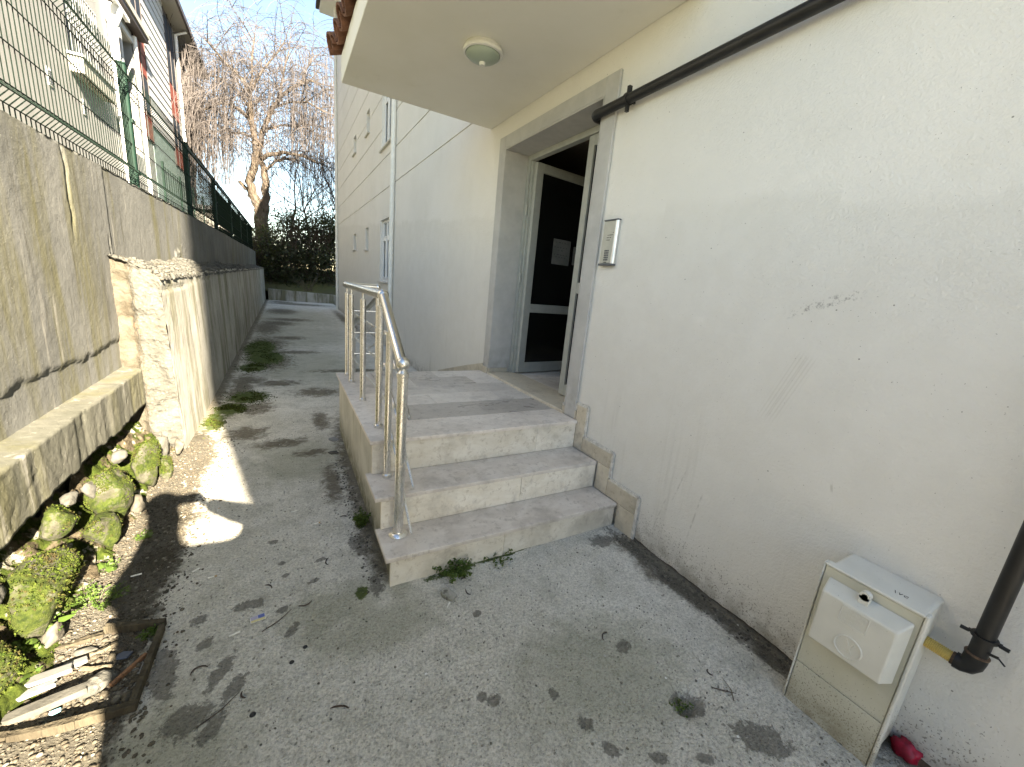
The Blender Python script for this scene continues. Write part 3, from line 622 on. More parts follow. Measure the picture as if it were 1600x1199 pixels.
# open leaf swung inside about a right angle
ang = R_(6); hx, hy = FX + 0.045, FY1 - 0.075; dirv = Vector((math.cos(ang), math.sin(ang), 0)); nv = Vector((-dirv.y, dirv.x, 0)); LW = 0.86
def leafbox(mb, a0, a1, z0, z1, t0=-0.045, t1=0.0):
    vs = []
    for z in (z0, z1):
        for a, t in ((a0, t0), (a1, t0), (a1, t1), (a0, t1)):
            p = Vector((hx, hy, 0)) + dirv * a + nv * t; vs.append((p.x, p.y, z))
    mb.add(vs, [(0, 3, 2, 1), (4, 5, 6, 7), (0, 1, 5, 4), (1, 2, 6, 5), (2, 3, 7, 6), (3, 0, 4, 7)])
mb = MB(); LZ0, LZ1 = FZ + .012, FT - .06
leafbox(mb, 0, .085, LZ0, LZ1); leafbox(mb, LW - .085, LW, LZ0, LZ1)
for z0, z1 in ((LZ0, LZ0 + .11), (1.27, 1.36), (LZ1 - .085, LZ1)): leafbox(mb, .085, LW - .085, z0, z1)
lf2 = mb.build('open_door_leaf', 'alu', bld, bevel=0.003)
for z0, z1 in ((LZ0 + .11, 1.27), (1.36, LZ1 - .085)):
    mb = MB(); leafbox(mb, .085, LW - .085, z0, z1, -0.028, -0.02); mb.build('glass_panel', 'darkglass', lf2)
# entrance hall shell
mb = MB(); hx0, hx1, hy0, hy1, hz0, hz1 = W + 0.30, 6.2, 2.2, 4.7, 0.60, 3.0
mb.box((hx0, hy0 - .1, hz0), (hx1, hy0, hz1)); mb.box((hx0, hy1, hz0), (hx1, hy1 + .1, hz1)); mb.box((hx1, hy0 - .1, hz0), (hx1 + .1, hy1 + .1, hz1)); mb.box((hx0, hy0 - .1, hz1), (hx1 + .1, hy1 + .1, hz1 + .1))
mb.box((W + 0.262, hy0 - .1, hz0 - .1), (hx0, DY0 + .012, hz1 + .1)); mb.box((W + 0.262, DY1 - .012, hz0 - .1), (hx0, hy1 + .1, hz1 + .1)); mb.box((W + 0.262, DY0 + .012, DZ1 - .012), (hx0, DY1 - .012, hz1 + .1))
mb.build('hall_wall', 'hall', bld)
for i in range(8):
    for j in range(4):
        MB().box((W + 0.324 + i * .5, 2.2 + j * .625, 0.55), (W + 0.32 + i * .5 + .496, 2.2 + j * .625 + .621, 0.598)).build('hall_tile', 'tile', bld, bevel=0.002) if i < 4 else None
MB().box((W + 0.3, 2.1, 0.5), (6.3, 4.8, 0.56)).build('hall_floor', 'joint', bld)

# canopy over the door
can = MB(); CX0, CY0, CY1, CZ = 0.485, 1.62, 4.2, 3.07
can.box((CX0, CY0, CZ), (W - 0.001, CY1, CZ + .20)); can = can.build('canopy', 'soffit', bld, bevel=0.004)
MB().prism([(CX0 + .02, CZ + .205), (W - .002, CZ + .205), (W - .002, CZ + .72)], 'y', CY0 + .02, CY1 - .02).build('canopy_roof', 'roof', can)
# barrel tiles
def barrel(L, r0, r1, n=9, th=0.014):
    mb = MB(); vs = []
    for t, r in ((0, r0), (L, r1)):
        for rr in (r, r - th):
            for k in range(n): a = math.pi * k / (n - 1); vs.append((t, rr * math.cos(a), rr * math.sin(a)))
    fs = []
    for k in range(n - 1):
        fs += [(k, k + 1, 2 * n + k + 1, 2 * n + k), (n + k + 1, n + k, 3 * n + k, 3 * n + k + 1), (k + 1, k, n + k, n + k + 1), (2 * n + k, 2 * n + k + 1, 3 * n + k + 1, 3 * n + k)]
    fs += [(0, n, 3 * n, 2 * n), (n - 1, 3 * n - 1, 4 * n - 1, 2 * n - 1)]
    mb.add(vs, fs); me = bpy.data.meshes.new('roof_tile'); me.from_pydata(mb.v, [], mb.f); me.update(); me.materials.append(MT['roof']); return me
cov, pan, ridge = barrel(.42, .085, .07), barrel(.42, .085, .07), barrel(.42, .115, .10)
slope = math.atan2(.515, W - CX0 - .02); o0 = worldloc(can)
def putp(name, me, loc, rot, parent):
    o = bpy.data.objects.new(name, me); COL.objects.link(o); o.parent = parent; o.location = Vector(loc) - worldloc(parent); o.rotation_euler = rot; return o
nc = 12
for i in range(nc):
    y = CY0 + .12 + i * (CY1 - CY0 - .24) / (nc - 1)
    for j in range(4):
        d = -0.09 + j * .36; x = CX0 + .02 + d * math.cos(slope); z = CZ + .235 + d * math.sin(slope) + 0.012 * j * 0
        putp('roof_tile', cov, (x, y, z + random.uniform(-.004, .004)), (0, -slope + R_(-1.5), random.uniform(-.02, .02)), can)
        if i < nc - 1:
            o = putp('roof_tile', pan, (x - .01, y + (CY1 - CY0 - .24) / (nc - 1) / 2, z + .055), (math.pi, slope, 0), can); o.rotation_euler = Quaternion((0, 1, 0), -slope).to_matrix().to_4x4().to_euler(); o.rotation_euler = (Matrix.Rotation(-slope, 4, 'Y') @ Matrix.Rotation(math.pi, 4, 'X')).to_euler()
for j in range(4):
    d = -0.10 + j * .37; putp('ridge_tile', ridge, (CX0 + .02 + d * math.cos(slope), CY1 + .0, CZ + .255 + d * math.sin(slope)), (0, -slope, 0), can)
for j in range(4):
    d = -0.10 + j * .37; putp('ridge_tile', ridge, (CX0 + .02 + d * math.cos(slope), CY0, CZ + .255 + d * math.sin(slope)), (0, -slope, 0), can)

# ------------------------------------------------------------------ entrance stairs
stair = thing('entrance_stairs', 'three step marble entrance stairs with a tiled landing in front of the open door', 'stairs', (1.15, 2.9, 0))
SX0 = 0.425
mb = MB(); mb.prism([(1.735, -0.08), (3.96, -0.08), (3.96, .5535), (2.245, .5535), (2.245, .3395), (1.965, .3395), (1.965, .1445), (1.735, .1445)], 'x', SX0, W - 0.002)
mb.build('stair_core', 'stairside', stair, bevel=0.006)
def slab(name, mat, a, b, bev=0.004, parent=stair): return MB().box(a, b).build(name, mat, parent, bevel=bev, seg=2)
slab('tread', 'tread', (0.385, 1.70, .146), (1.897, 1.972, .170)); slab('tread', 'tread', (0.378, 1.945, .341), (1.897, 2.252, .365)); slab('nosing_slab', 'tread', (0.398, 2.215, .555), (1.897, 2.52, .579))
for z0, z1, y in ((-.06, .144, 1.714), (.172, .339, 1.945 + .006), (.367, .553, 2.225)):
    yy = y
    n = [0.41, 1.05, 1.895] if z0 < 0 else ([0.41, 1.28, 1.895] if z0 < .2 else [.41, 0.6, 1.55, 1.895])
    for a, b in zip(n, n[1:]): slab('riser', 'riser', (a + .001, yy + 0.0, z0), (b - .001, yy + .02, z1), 0.002)
rows = [2.522, 2.85, 3.125, 3.41, 3.70, 3.958]
slab('edge_slab', 'tread', (.398, 2.523, .556), (.70, 3.20, .579)); slab('edge_slab', 'tread', (.398, 3.203, .556), (.70, 3.975, .579))
DAMP = {(0, 0), (0, 1), (0, 2), (4, 0), (3, 1)}
for i in range(5):
    js = [.703, 1.31, 1.897] if i % 2 == 0 else [.703, 1.01, 1.60, 1.897]
    for j, (a, b) in enumerate(zip(js, js[1:])):
        slab('floor_tile', 'damp' if (i, j) in DAMP else 'tile', (a + .0015, rows[i] + .0015, .556), (b - .0015, rows[i + 1] - .0015, .579 - random.random() * .001), 0.0015)
MB().box((.42, 2.26, .552), (1.9, 3.95, .5715)).build('grout_bed', 'joint', stair)
# stepped skirting on the wall with a white mortar edge
skx0, skx1 = 1.899, W - 0.0015
SK = [((2.25, .58), (2.43, .645)), ((2.135, .368), (2.243, .70)), ((1.823, .368), (2.133, .472)), ((1.823, .172), (1.943, .366)) , ((1.55, .172), (1.821, .286)), ((1.55, -.02), (1.70, .17))]
for (a, c), (b, d) in SK: slab('skirting_tile', 'skirt', (skx0, a, c), (skx1, b - .002, d - .002), 0.002)
tr = MB()
pth = [(2.43, .652), (2.262, .652), (2.25, .70), (2.135 - .006, .708), (2.128, .478), (1.823 - .006, .478), (1.816, .292), (1.55 - .006, .292), (1.543, -.02)]
for p, q in zip(pth, pth[1:]): tr.bar((skx0 + .0105, p[0], p[1]), (skx0 + .0105, q[0], q[1]), 0.021, 0.013, up=(0, q[1] - p[1], -(q[0] - p[0])) if False else (1, 0, 0))
tr.build('mortar_edge', 'trim', stair)
for y0, y1, dz in ((3.95, 4.35, 0), (4.352, 4.8, 1), (4.802, 5.4, 2)):
    zc = lambda y: .58 - .285 * max(0, y - 3.98)
    MB().prism([(y0, zc(y0) + .002), (y1, zc(y1) + .002), (y1, zc(y1) + .085), (y0, zc(y0) + .085)], 'x', skx0, skx1).build('skirting_tile', 'skirt', stair, bevel=0.002)
slab('skirting_tile', 'skirt', (W - .042, 3.79, .58), (W - .023, 3.945, .645), 0.002)
slab('skirting_tile', 'skirt', (W - .0225, 3.79 - .02, .602), (W + 0.20, 3.7885, .645), 0.002)
# ramp behind the landing
MB().prism([(3.962, -.08), (6.1, -.08), (6.1, -.02), (3.977, .575), (3.962, .575)], 'x', .74, W - .002).build('ramp', 'stairside', stair, bevel=0.004)

# ------------------------------------------------------------------ steel handrail
rail = thing('steel_handrail', 'polished stainless steel handrail with ball finial along the open side of the stairs', 'handrail', (.487, 2.9, .17))
RX = .487
def post(y, z0, z1, r, x=RX, flange=0.038, neck=True):
    p = MB().lathe((x, y, z0), [(r, 0.0), (r, z1 - z0 - (.045 if neck else 0))], 16).build('post', 'steel', rail, smooth='auto')
    fl = [(flange, 0), (flange, .006), (flange * .82, .012), (r + .003, .016), (r + .002, .022), (r, .022)] if flange > .035 else [(flange, 0), (flange, .018), (r + .001, .024), (r, .024)]
    MB().lathe((x, y, z0 + .0005), fl, 20).build('base_flange', 'steel', p, smooth='auto')
    if neck: MB().lathe((x, y, z1 - .045), [(r + .001, -.004), (r + .001, .004), (.008, .010), (.007, .045), (.016, .05)], 14).build('bracket', 'steel', p, smooth='auto')
def railz(y): return 1.395 if y > 2.36 else 1.395 - .615 * (2.36 - y)
post(2.174, .365, railz(2.174) - .022, .02, flange=.027); post(2.436, .579, 1.37, .02, flange=.029); post(3.03, .579, 1.37, .02, flange=.027); post(3.605, .579, 1.37, .02, flange=.027); post(3.87, .579, 1.37, .02, flange=.027)
np_ = MB().lathe((RX, 1.883, .17), [(.0255, 0), (.0255, .865), (.029, .868), (.029, .885), (.022, .89), (.016, .9)], 20).build('newel_post', 'steel', rail, smooth='auto')
MB().lathe((RX, 1.883, .1705), [(.049, 0), (.049, .004), (.042, .013), (.03, .018), (.028, .024)], 24).build('base_flange', 'steel', np_, smooth='auto')
MB().lathe((RX, 1.883, 1.10), [(.0001, -.034)] + [(.034 * math.sin(math.pi * k / 12), -.034 * math.cos(math.pi * k / 12)) for k in range(1, 12)] + [(.0001, .034)], 20).build('ball_finial', 'steel', np_, smooth=True)
MB().tube([(RX, 1.905, railz(1.905) - .018), (RX, 2.36, 1.395)], .026, 18).build('sloping_rail', 'steel', rail, smooth='auto')
MB().tube([(RX, 2.36, 1.395), (RX, 3.95, 1.395)], .026, 18).build('level_rail', 'steel', rail, smooth='auto')
sph = lambda r, n=10: [(.0001, -r)] + [(r * math.sin(math.pi * k / n), -r * math.cos(math.pi * k / n)) for k in range(1, n)] + [(.0001, r)]
MB().lathe((RX, 2.365, 1.395), sph(.0335), 18).build('elbow', 'steel', rail, smooth=True)
MB().lathe((RX, 3.95, 1.395), sph(.0275), 16).build('elbow', 'steel', rail, smooth=True)
MB().tube([(RX, 3.95, 1.395), (.75, 3.95, 1.395)], .026, 16).build('end_rail', 'steel', rail, smooth='auto')
MB().lathe((.765, 3.95, 1.395), sph(.03), 16).build('elbow', 'steel', rail, smooth=True)
for k, dz in enumerate((.225, .425, .625)):
    zt = 1.395 - dz
    MB().tube([(RX + .03, 2.42, zt), (RX + .03, 3.93, zt), (.76, 3.93, zt)], .0065, 8).build('rod', 'steel', rail, smooth='auto')
    yt = 1.755 - (0 if k else -.10)
    MB().tube([(RX + .034, 2.46, zt + .012), (RX + .034, yt, railz(yt) - dz - .03 - .06 * k)], .0075, 8).build('rod', 'steel', rail, smooth='auto')
    for y in (3.03, 3.605, 2.436):
        MB().tube([(RX + .015, y, zt), (RX + .034, y, zt)], .005, 6).build('clip', 'steel', rail)
    for y in (2.174, 1.883):
        f = (y - yt) / (2.46 - yt); z = (railz(yt) - dz - .03 - .06 * k) + f * (zt + .012 - (railz(yt) - dz - .03 - .06 * k))
        MB().tube([(RX + .018, y, z), (RX + .034, y, z)], .005, 6).build('clip', 'steel', rail)
# the ramp rail going down behind
post(3.93, .579, 1.37, .02, x=.762, flange=.027); post(4.75, .36, 1.06, .02, x=.772, flange=.027); post(5.5, .14, .85, .02, x=.772, flange=.027)
MB().tube([(.772, 4.02, 1.29), (.772, 5.55, .86)], .026, 14).build('ramp_rail', 'steel', rail, smooth='auto')
MB().tube([(.772, 3.95, 1.30), (.772, 4.02, 1.29)], .026, 14).build('elbow', 'steel', rail, smooth='auto')
for dz in (.22, .42): MB().tube([(.772, 3.95, 1.29 - dz), (.772, 5.5, .86 - dz)], .0065, 8).build('rod', 'steel', rail, smooth='auto')

# ------------------------------------------------------------------ lamp, intercom, notices, pipes, gas cabinet
lc = (1.235, 2.93, CZ)
lamp = thing('ceiling_lamp', 'round white ceiling lamp with frosted glass bowl under the canopy', 'lamp', lc)
MB().lathe(lc, [(.125, -.001), (.128, -.012), (.135, -.02), (.138, -.03), (.134, -.042), (.122, -.046), (.117, -.04)], 40).build('lamp_ring', 'white', lamp, smooth='auto')
MB().lathe(lc, [(.118, -.041), (.112, -.052), (.096, -.066), (.07, -.079), (.04, -.087), (.02, -.089)], 40).build('lamp_bowl', 'lampglass', lamp, smooth=True)
MB().lathe(lc, [(.021, -.085), (.021, -.098), (.018, -.106), (.012, -.106), (.011, -.1), (.0001, -.1)], 24).build('sensor_cap', 'white', lamp, smooth='auto')

ic = thing('door_intercom', 'slim grey metal intercom panel with keypad on the wall right of the door', 'intercom', (W, 2.15, 1.70))
iy0, iy1, iz0, iz1 = 2.083, 2.212, 1.715, 2.0
MB().box((W - .028, iy0 + .022, iz0 + .008), (W - .002, iy1, iz1 - .006)).build('panel', 'intercom', ic, bevel=0.003)
MB().tube([(W - .016, iy0 + .012, iz0 + .008), (W - .016, iy0 + .012, iz1 - .006)], .0155, 14).build('edge_strip', 'silver', ic, smooth='auto')
MB().box((W - .036, iy0 - .006, iz0 - .006), (W - .002, iy1 + .004, iz0 + .0075)).build('end_cap', 'greymetal', ic, bevel=0.003)
MB().box((W - .033, iy0 - .004, iz1 - .0055), (W - .002, iy1 + .002, iz1 + .003)).build('end_cap', 'greymetal', ic, bevel=0.003)
for z, a, b in ((1.917, .028, .034), (1.902, .03, .085), (1.886, .045, .088), (1.871, .055, .09)):
    m_ = MB(); y = iy0 + a
    while y < iy0 + b: m_.box((W - .0288, y, z), (W - .0282, min(y + random.uniform(.004, .010), iy0 + b), z + .0045)); y += .011
    m_.build('printed_line', 'print', ic, kind='stuff')
for r in range(5):
    for c in range(3):
        y = iy0 + .050 + c * .015; z = 1.742 + r * .0145
        MB().box((W - .0305, y, z), (W - .0283, y + .010, z + .010)).build('key', 'greymetal', ic)
MB().box((W - .0288, iy0 + .058, 1.7275), (W - .0282, iy0 + .086, 1.733)).build('printed_line', 'print', ic)

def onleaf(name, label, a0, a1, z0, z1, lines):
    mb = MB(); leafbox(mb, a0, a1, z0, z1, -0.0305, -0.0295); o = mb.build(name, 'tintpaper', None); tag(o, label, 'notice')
    for (b0, b1, z) in lines:
        m = MB(); y = b0
        while y < b1: leafbox(m, y, min(y + random.uniform(.012, .035), b1), z, z + .006, -0.0312, -0.0307); y += .042
        m.build('printed_line', 'print', o, kind='stuff')
    return o
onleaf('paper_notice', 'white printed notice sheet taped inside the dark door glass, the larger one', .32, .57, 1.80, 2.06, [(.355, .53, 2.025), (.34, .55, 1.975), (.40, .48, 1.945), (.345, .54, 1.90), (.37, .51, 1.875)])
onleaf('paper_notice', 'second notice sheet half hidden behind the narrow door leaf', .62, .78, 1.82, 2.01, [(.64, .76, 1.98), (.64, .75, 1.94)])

gp = thing('gas_pipe', 'black gas pipe running along the upper wall and turning in at the door corner', 'pipe', (W - .055, 1.5, 2.69))
px = W - .055
MB().tube([(px, -1.2, 2.715), (px, 2.36, 2.683)], .030, 16).build('pipe', 'blackpipe', gp, smooth='auto')
MB().tube([(px, 2.35, 2.683), (px, 2.40, 2.682), (px + .008, 2.425, 2.682), (px + .028, 2.442, 2.682), (px + .06, 2.446, 2.682), (px + .12, 2.446, 2.682)], [.030, .0315, .032, .032, .0315, .030], 16).build('elbow', 'blackpipe', gp, smooth='auto')
for y in (2.12, .35):
    mb = MB().lathe((px, y, 2.685 + (2.12 - y) * .009), [(.030, -.012), (.037, -.012), (.037, .012), (.030, .012)], 18, 'y'); mb.box((px - .012, y - .01, 2.715 + (2.12 - y) * .009), (px + .012, y + .01, 2.755)); mb.box((px - .01, y - .009, 2.615), (px + .01, y + .009, 2.655)); mb.bar((px + .03, y, 2.68), (W, y, 2.68), .016, .016); mb.build('clamp', 'blackpipe', gp, smooth='auto')
vp = thing('gas_riser_pipe', 'thick black vertical gas pipe with clamp and elbow beside the gas cabinet', 'pipe', (W - .06, .13, .5))
vx, vy = W - .060, .133
MB().tube([(vx, vy, .50), (vx, vy - .004, 2.712)], .0225, 20).build('pipe', 'blackpipe', vp, smooth='auto')
MB().tube([(vx, vy, .520), (vx, vy, .505), (vx, vy + .002, .487), (vx, vy + .010, .473), (vx, vy + .022, .467), (vx, vy + .036, .467)], [.027, .027, .027, .027, .0265, .0265], 20).build('elbow', 'blackpipe', vp, smooth='auto')
MB().lathe((vx, vy, .519), [(.0225, 0), (.0285, .001), (.0285, .005), (.0225, .007)], 20).build('solder_ring', 'rust', vp)
mb = MB().lathe((vx, vy, .585), [(.0225, -.003), (.030, -.003), (.030, .007), (.0225, .007)], 20)
for s_ in (-1, 1): mb.box((vx - .007, vy + s_ * .027 - .009, .583), (vx + .007, vy + s_ * .027 + .009, .590)); mb.tube([(vx - .004, vy + s_ * .032, .586), (vx - .006, vy + s_ * .052, .586)], .0062, 10)
mb.build('clamp', 'blackpipe', vp, smooth='auto')
mb = MB().tube([(vx - .012, vy - .018, .548), (vx - .014, vy - .040, .552)], .0045, 8); mb.tube([(vx - .014, vy - .039, .552), (vx - .018, vy - .056, .540)], .0024, 6); mb.build('clamp_screw', 'blackpipe', vp)
MB().tube([(vx, vy + .036, .467), (vx, vy + .0435, .467)], .0215, 16).build('coupling', 'rust', vp, smooth='auto')
hp = []; hr = []
nrib = 15; y0_, y1_ = vy + .0435, .246
for i in range(nrib * 4 + 1):
    t = i / (nrib * 4); hp.append((vx, y0_ + (y1_ - y0_) * t, .467 + .004 * t)); hr.append(.0185 + .0016 * math.cos(2 * math.pi * i / 4))
MB().tube(hp, hr, 18).build('corrugated_hose', 'yellow', vp, smooth=True)

gx0, gy0, gy1, gz0, gz1 = 1.705, .228, .515, .0, .632
gb = thing('gas_cabinet', 'cream plastic gas meter cabinet with embossed lid at the foot of the wall', 'cabinet', (1.80, .37, 0))
mb = MB(); mb.box((gx0 + .035, gy0 + .012, gz0 + .02), (W - .003, gy1 - .012, gz1 - .012)); mb.build('cabinet_back', 'gaslid', gb, bevel=0.012, seg=3)
mb = MB(); t = .010
mb.box((gx0, gy0, gz0 - .02), (gx0 + .032, gy0 + t, gz1)); mb.box((gx0, gy1 - t * .6, gz0 - .02), (gx0 + .032, gy1, gz1)); mb.box((gx0, gy0 + t, gz1 - t), (gx0 + .032, gy1 - t * .6, gz1)); mb.build('door_rim', 'gaslid', gb, bevel=0.003)
MB().box((gx0 + .006, gy0 + t + .002, .19), (gx0 + .030, gy1 - t * .6 - .002, gz1 - t - .002)).build('cabinet_door', 'gasbox', gb, bevel=0.002)
MB().box((gx0 + .006, gy0 + t + .002, -.02), (gx0 + .030, gy1 - t * .6 - .002, .1865)).build('lower_panel', 'gasbox', gb, bevel=0.002)
mb = MB(); a0, a1, c0, c1, xf = .268, .478, .350, .574, 1.640
vsx = [(gx0 + .006, a0 - .017, c0 - .004), (gx0 + .006, a1 + .010, c0 - .004), (gx0 + .006, a1 + .010, c1 + .013), (gx0 + .006, a0 - .017, c1 + .013), (xf, a0, c0 + .012), (xf, a1 - .002, c0 + .010), (xf, a1 - .002, c1 - .011), (xf, a0, c1 - .011)]
lid = MB().add(vsx, [(0, 1, 2, 3), (4, 5, 6, 7), (0, 1, 5, 4), (1, 2, 6, 5), (2, 3, 7, 6), (3, 0, 4, 7)]).build('meter_lid', 'gaslid', gb, bevel=0.006, seg=3)
mb = MB(); yl, zl = .374, .604
mb.box((gx0 - .035, yl - .014, zl - .03), (gx0 - .012, yl + .014, zl - .002))
mb.lathe((gx0 - .035, yl, zl), [(.0085, 0), (.0085, .022), (.0155, .022), (.0155, 0), (.0085, 0)], 20, 'x'); mb.build('lock_lug', 'gaslid', lid, smooth='auto')
MB().lathe((gx0 - .03, yl, zl), [(.0001, 0), (.0084, 0), (.0084, .012)], 16, 'x').build('keyhole', 'black', lid)
# embossing: rectangle plate, round badge with a leaf-like mark
def ring(cy, cz, ry, rz, r=.0016, n=40): return [(xf - .0003, cy + ry * math.cos(2 * math.pi * i / n), cz + rz * math.sin(2 * math.pi * i / n)) for i in range(n + 1)]
em = MB(); em.tube(ring(.366, .415, .038, .038), 0.0034, 8)
E0, E1 = .366 - .392, .415 - .437
def ep(L): return [(xf - .0003, y + E0, z + E1) for y, z in L]
em.tube(ep([(.400, .464), (.392, .449), (.389, .436), (.377, .418)]), .0024, 5)
em.tube(ep([(.389, .438), (.383, .449), (.379, .462), (.375, .452), (.378, .443), (.388, .437)]), .002, 5)
for i in range(6): em.tube(ep([(.412 - i * .006, .425 - .002 * (i % 2)), (.410 - i * .006, .417 + .002 * (i % 3))]), .0018, 5)
em.build('round_emblem', 'gaslid', lid)
em = MB(); q = [(.411, .553), (.336, .553), (.337, .494), (.412, .494), (.411, .553)]
em.tube([(xf - .0002, a, b) for a, b in q], .0024, 5)
for rz, n, h in ((.547, 8, .012), (.529, 7, .012), (.510, 4, .008)):
    for i in range(n):
        y = .405 - i * .0085; em.tube([(xf - .0002, y, rz), (xf - .0002, y - .001, rz - h)], .0017, 5); em.tube([(xf - .0002, y, rz - h * (i % 3) / 2), (xf - .0002, y - .005, rz - h * ((i + 1) % 3) / 2)], .0017, 5)
em.build('embossed_plate', 'gaslid', lid)
mk = MB()
for p in (((.0, 0), (.006, .018)), ((.012, 0), (.016, .014)), ((.016, .014), (.02, 0)), ((.036, .012), (.028, .013)), ((.028, .013), (.025, .004)), ((.025, .004), (.034, .0)), ((.034, 0), (.035, .006))):
    (u0, v0), (u1, v1) = p; mk.bar((1.79 - v0, .335 - u0, gz1 - .0115), (1.79 - v1, .335 - u1, gz1 - .0115), .0018, .0008)
mk.build('pen_mark', 'print', gb)

rag = MB(); v, f = ico(3); d = 1 + 1.3 * fbm(v[:, 0], v[:, 1], v[:, 2], 2.6, 4, 77)
ob = fromarrays('red_wrapper', v * d[:, None] * np.array([.028, .040, .036]) + np.array([1.893, .190, .022]), f, 'red'); tag(ob, 'crumpled crimson plastic wrapper stuffed beside the gas cabinet', 'wrapper')
wp = MB().tube([(1.915, .17, -.005), (1.912, -.05, -.01), (1.91, -.6, -.01)], .022, 12).build('brown_conduit', 'rust', smooth='auto'); tag(wp, 'brown conduit lying along the wall foot right of the gas cabinet', 'conduit')

ds = thing('downspout', 'white rain downspout running down the facade next to the windows', 'downspout', (W - .06, 8.42, 0))
MB().tube([(W - .055, 8.42, .02), (W - .055, 8.42, 10.4)], .046, 14).build('pipe', 'white', ds, smooth='auto')
for z in (1.95, 2.05, 4.9, 7.6): MB().lathe((W - .055, 8.42, z), [(.046, -.02), (.053, -.02), (.053, .02), (.046, .02)], 16).bar((W - .02, 8.42, z), (W + .0, 8.42, z), .02, .02).build('collar', 'white', ds, smooth='auto')
ds2 = thing('downspout', 'slim white downspout at the far corner of the apartment building', 'downspout', (W - .05, 17.9, 0))
MB().tube([(W - .05, 17.9, .02), (W - .05, 17.9, 10.4)], .05, 12).build('pipe', 'white', ds2, smooth='auto')
for z in (.9, 3.3, 5.9, 8.5): MB().lathe((W - .05, 17.9, z), [(.05, -.03), (.058, -.03), (.058, .03), (.05, .03)], 12).build('collar', 'white', ds2, smooth='auto')

# ------------------------------------------------------------------ retaining wall on the left
rw = thing('retaining_wall', 'tall algae streaked concrete retaining wall carrying the green fence', 'wall', (-1.15, 5, 0))
UX = -1.05
yw = np.concatenate([np.arange(-9, .8, .3), np.arange(.8, 8.2, .016), np.arange(8.2, 21.75, .09)])
zw = np.concatenate([[-.1, .2, .4], np.arange(.55, 2.06, .016)])
def topz(y): return 2.045 + .025 * fbm(y, y * 0, 0, 1.3, 3, 31) - .05 * np.clip(fbm(y, y * 0, 0, 7, 3, 13) - .12, 0, 1)
def uwfn(y, z):
    zz = np.where(z > 2.0, np.minimum(z, topz(y)), z)
    coat = sstep(-.006, .008, z - (.855 + .10 * fbm(y, z * 0, 0, 1.6, 5, 40) + .03 * fbm(y, z * 0, 0, 14, 3, 41))) * sstep(3.95, 3.93, y)
    crack = np.exp(-(((y - 3.90 - .06 * fbm(z, z * 0, 0, 5, 4, 45)) / .008) ** 2)) * sstep(1.15, 1.3, z) * sstep(1.62, 1.5, z)
    crack = np.maximum(crack, .8 * np.exp(-(((y - 3.35 - .15 * fbm(z, z * 0, 0, 3, 4, 49)) / .012) ** 2)) * sstep(1.5, 1.7, z))
    x = UX + .012 * coat + .006 * fbm(y, z, 0, 1.6, 3, 33) + .0025 * fbm(y, z, 0, 30, 3, 34) - .022 * crack
    chip = sstep(.12, .22, fbm(y, z, 3, 4.5, 4, 60)) * sstep(1.70, 1.55, z) * sstep(4.6, 5.0, y) * sstep(7, 6.4, y)
    x = x + .02 * chip * (1 + fbm(y, z, 0, 40, 3, 61))
    return np.stack([x, y, zz], -1)
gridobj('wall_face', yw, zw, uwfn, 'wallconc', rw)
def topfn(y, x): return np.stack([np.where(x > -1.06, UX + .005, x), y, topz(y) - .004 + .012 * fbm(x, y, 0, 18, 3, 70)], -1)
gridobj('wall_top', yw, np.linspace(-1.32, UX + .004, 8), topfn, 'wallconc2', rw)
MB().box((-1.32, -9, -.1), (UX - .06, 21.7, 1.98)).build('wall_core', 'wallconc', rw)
# footing ledge
yl_ = np.concatenate([np.arange(-4, .9, .3), np.arange(.9, 3.83, .014), [3.83]])
def ledgefn(y, s):
    # s runs along the profile: under side, face, top
    e = .018 * fbm(y, y * 0, 0, 3, 4, 80) + .02 * np.clip(fbm(y, y * 0, 0, 11, 3, 81), 0, 1)
    bot = .415 + .06 * fbm(y, y * 0, 0, 2.2, 5, 82) + .03 * fbm(y, y * 0, 0, 13, 3, 83); top = .672 + .012 * fbm(y, y * 0, 0, 2, 3, 84); fx = -.93 - e
    x = np.interp(s, [0, 1, 2, 3, 4, 5], [0, 0, 0, 0, 0, 0]) + 0
    X = np.select([s <= 1, s <= 2], [(-1.06) + (fx + 1.06) * s, fx + 0 * s], fx - .008 - (s - 2) * (1.06 + fx - .0))
    Z = np.select([s <= 1, s <= 2], [bot + .02 * (1 - s), bot + (top - bot) * (s - 1)], top + .012 * (s - 2))
    X = X + (.007 * fbm(y, Z, 0, 13, 5, 86, .7) - .020 * np.clip(fbm(y, Z, 0, 24, 3, 87) - .14, 0, 1)) * np.where((s > .8) & (s < 2.3), 1, 0.3)
    Z = Z + .007 * fbm(X, y, 0, 16, 3, 88)
    return np.stack([X, y, Z], -1)
gridobj('footing_ledge', yl_, np.concatenate([np.linspace(0, 1, 6), np.linspace(1.05, 2, 18), np.linspace(2.06, 3, 8)]), ledgefn, 'ledge', rw)
def soilfn(y, s): return np.stack([-1.10 + .0 * s + .10 * s * s + .05 * fbm(y, s, 0, 5, 4, 90), y, .50 - .62 * s + .05 * fbm(y, s, 2, 7, 3, 91)], -1)
gridobj('undercut_soil', np.arange(-3, 3.85, .03), np.linspace(0, 1, 14), soilfn, 'darkstone', rw)
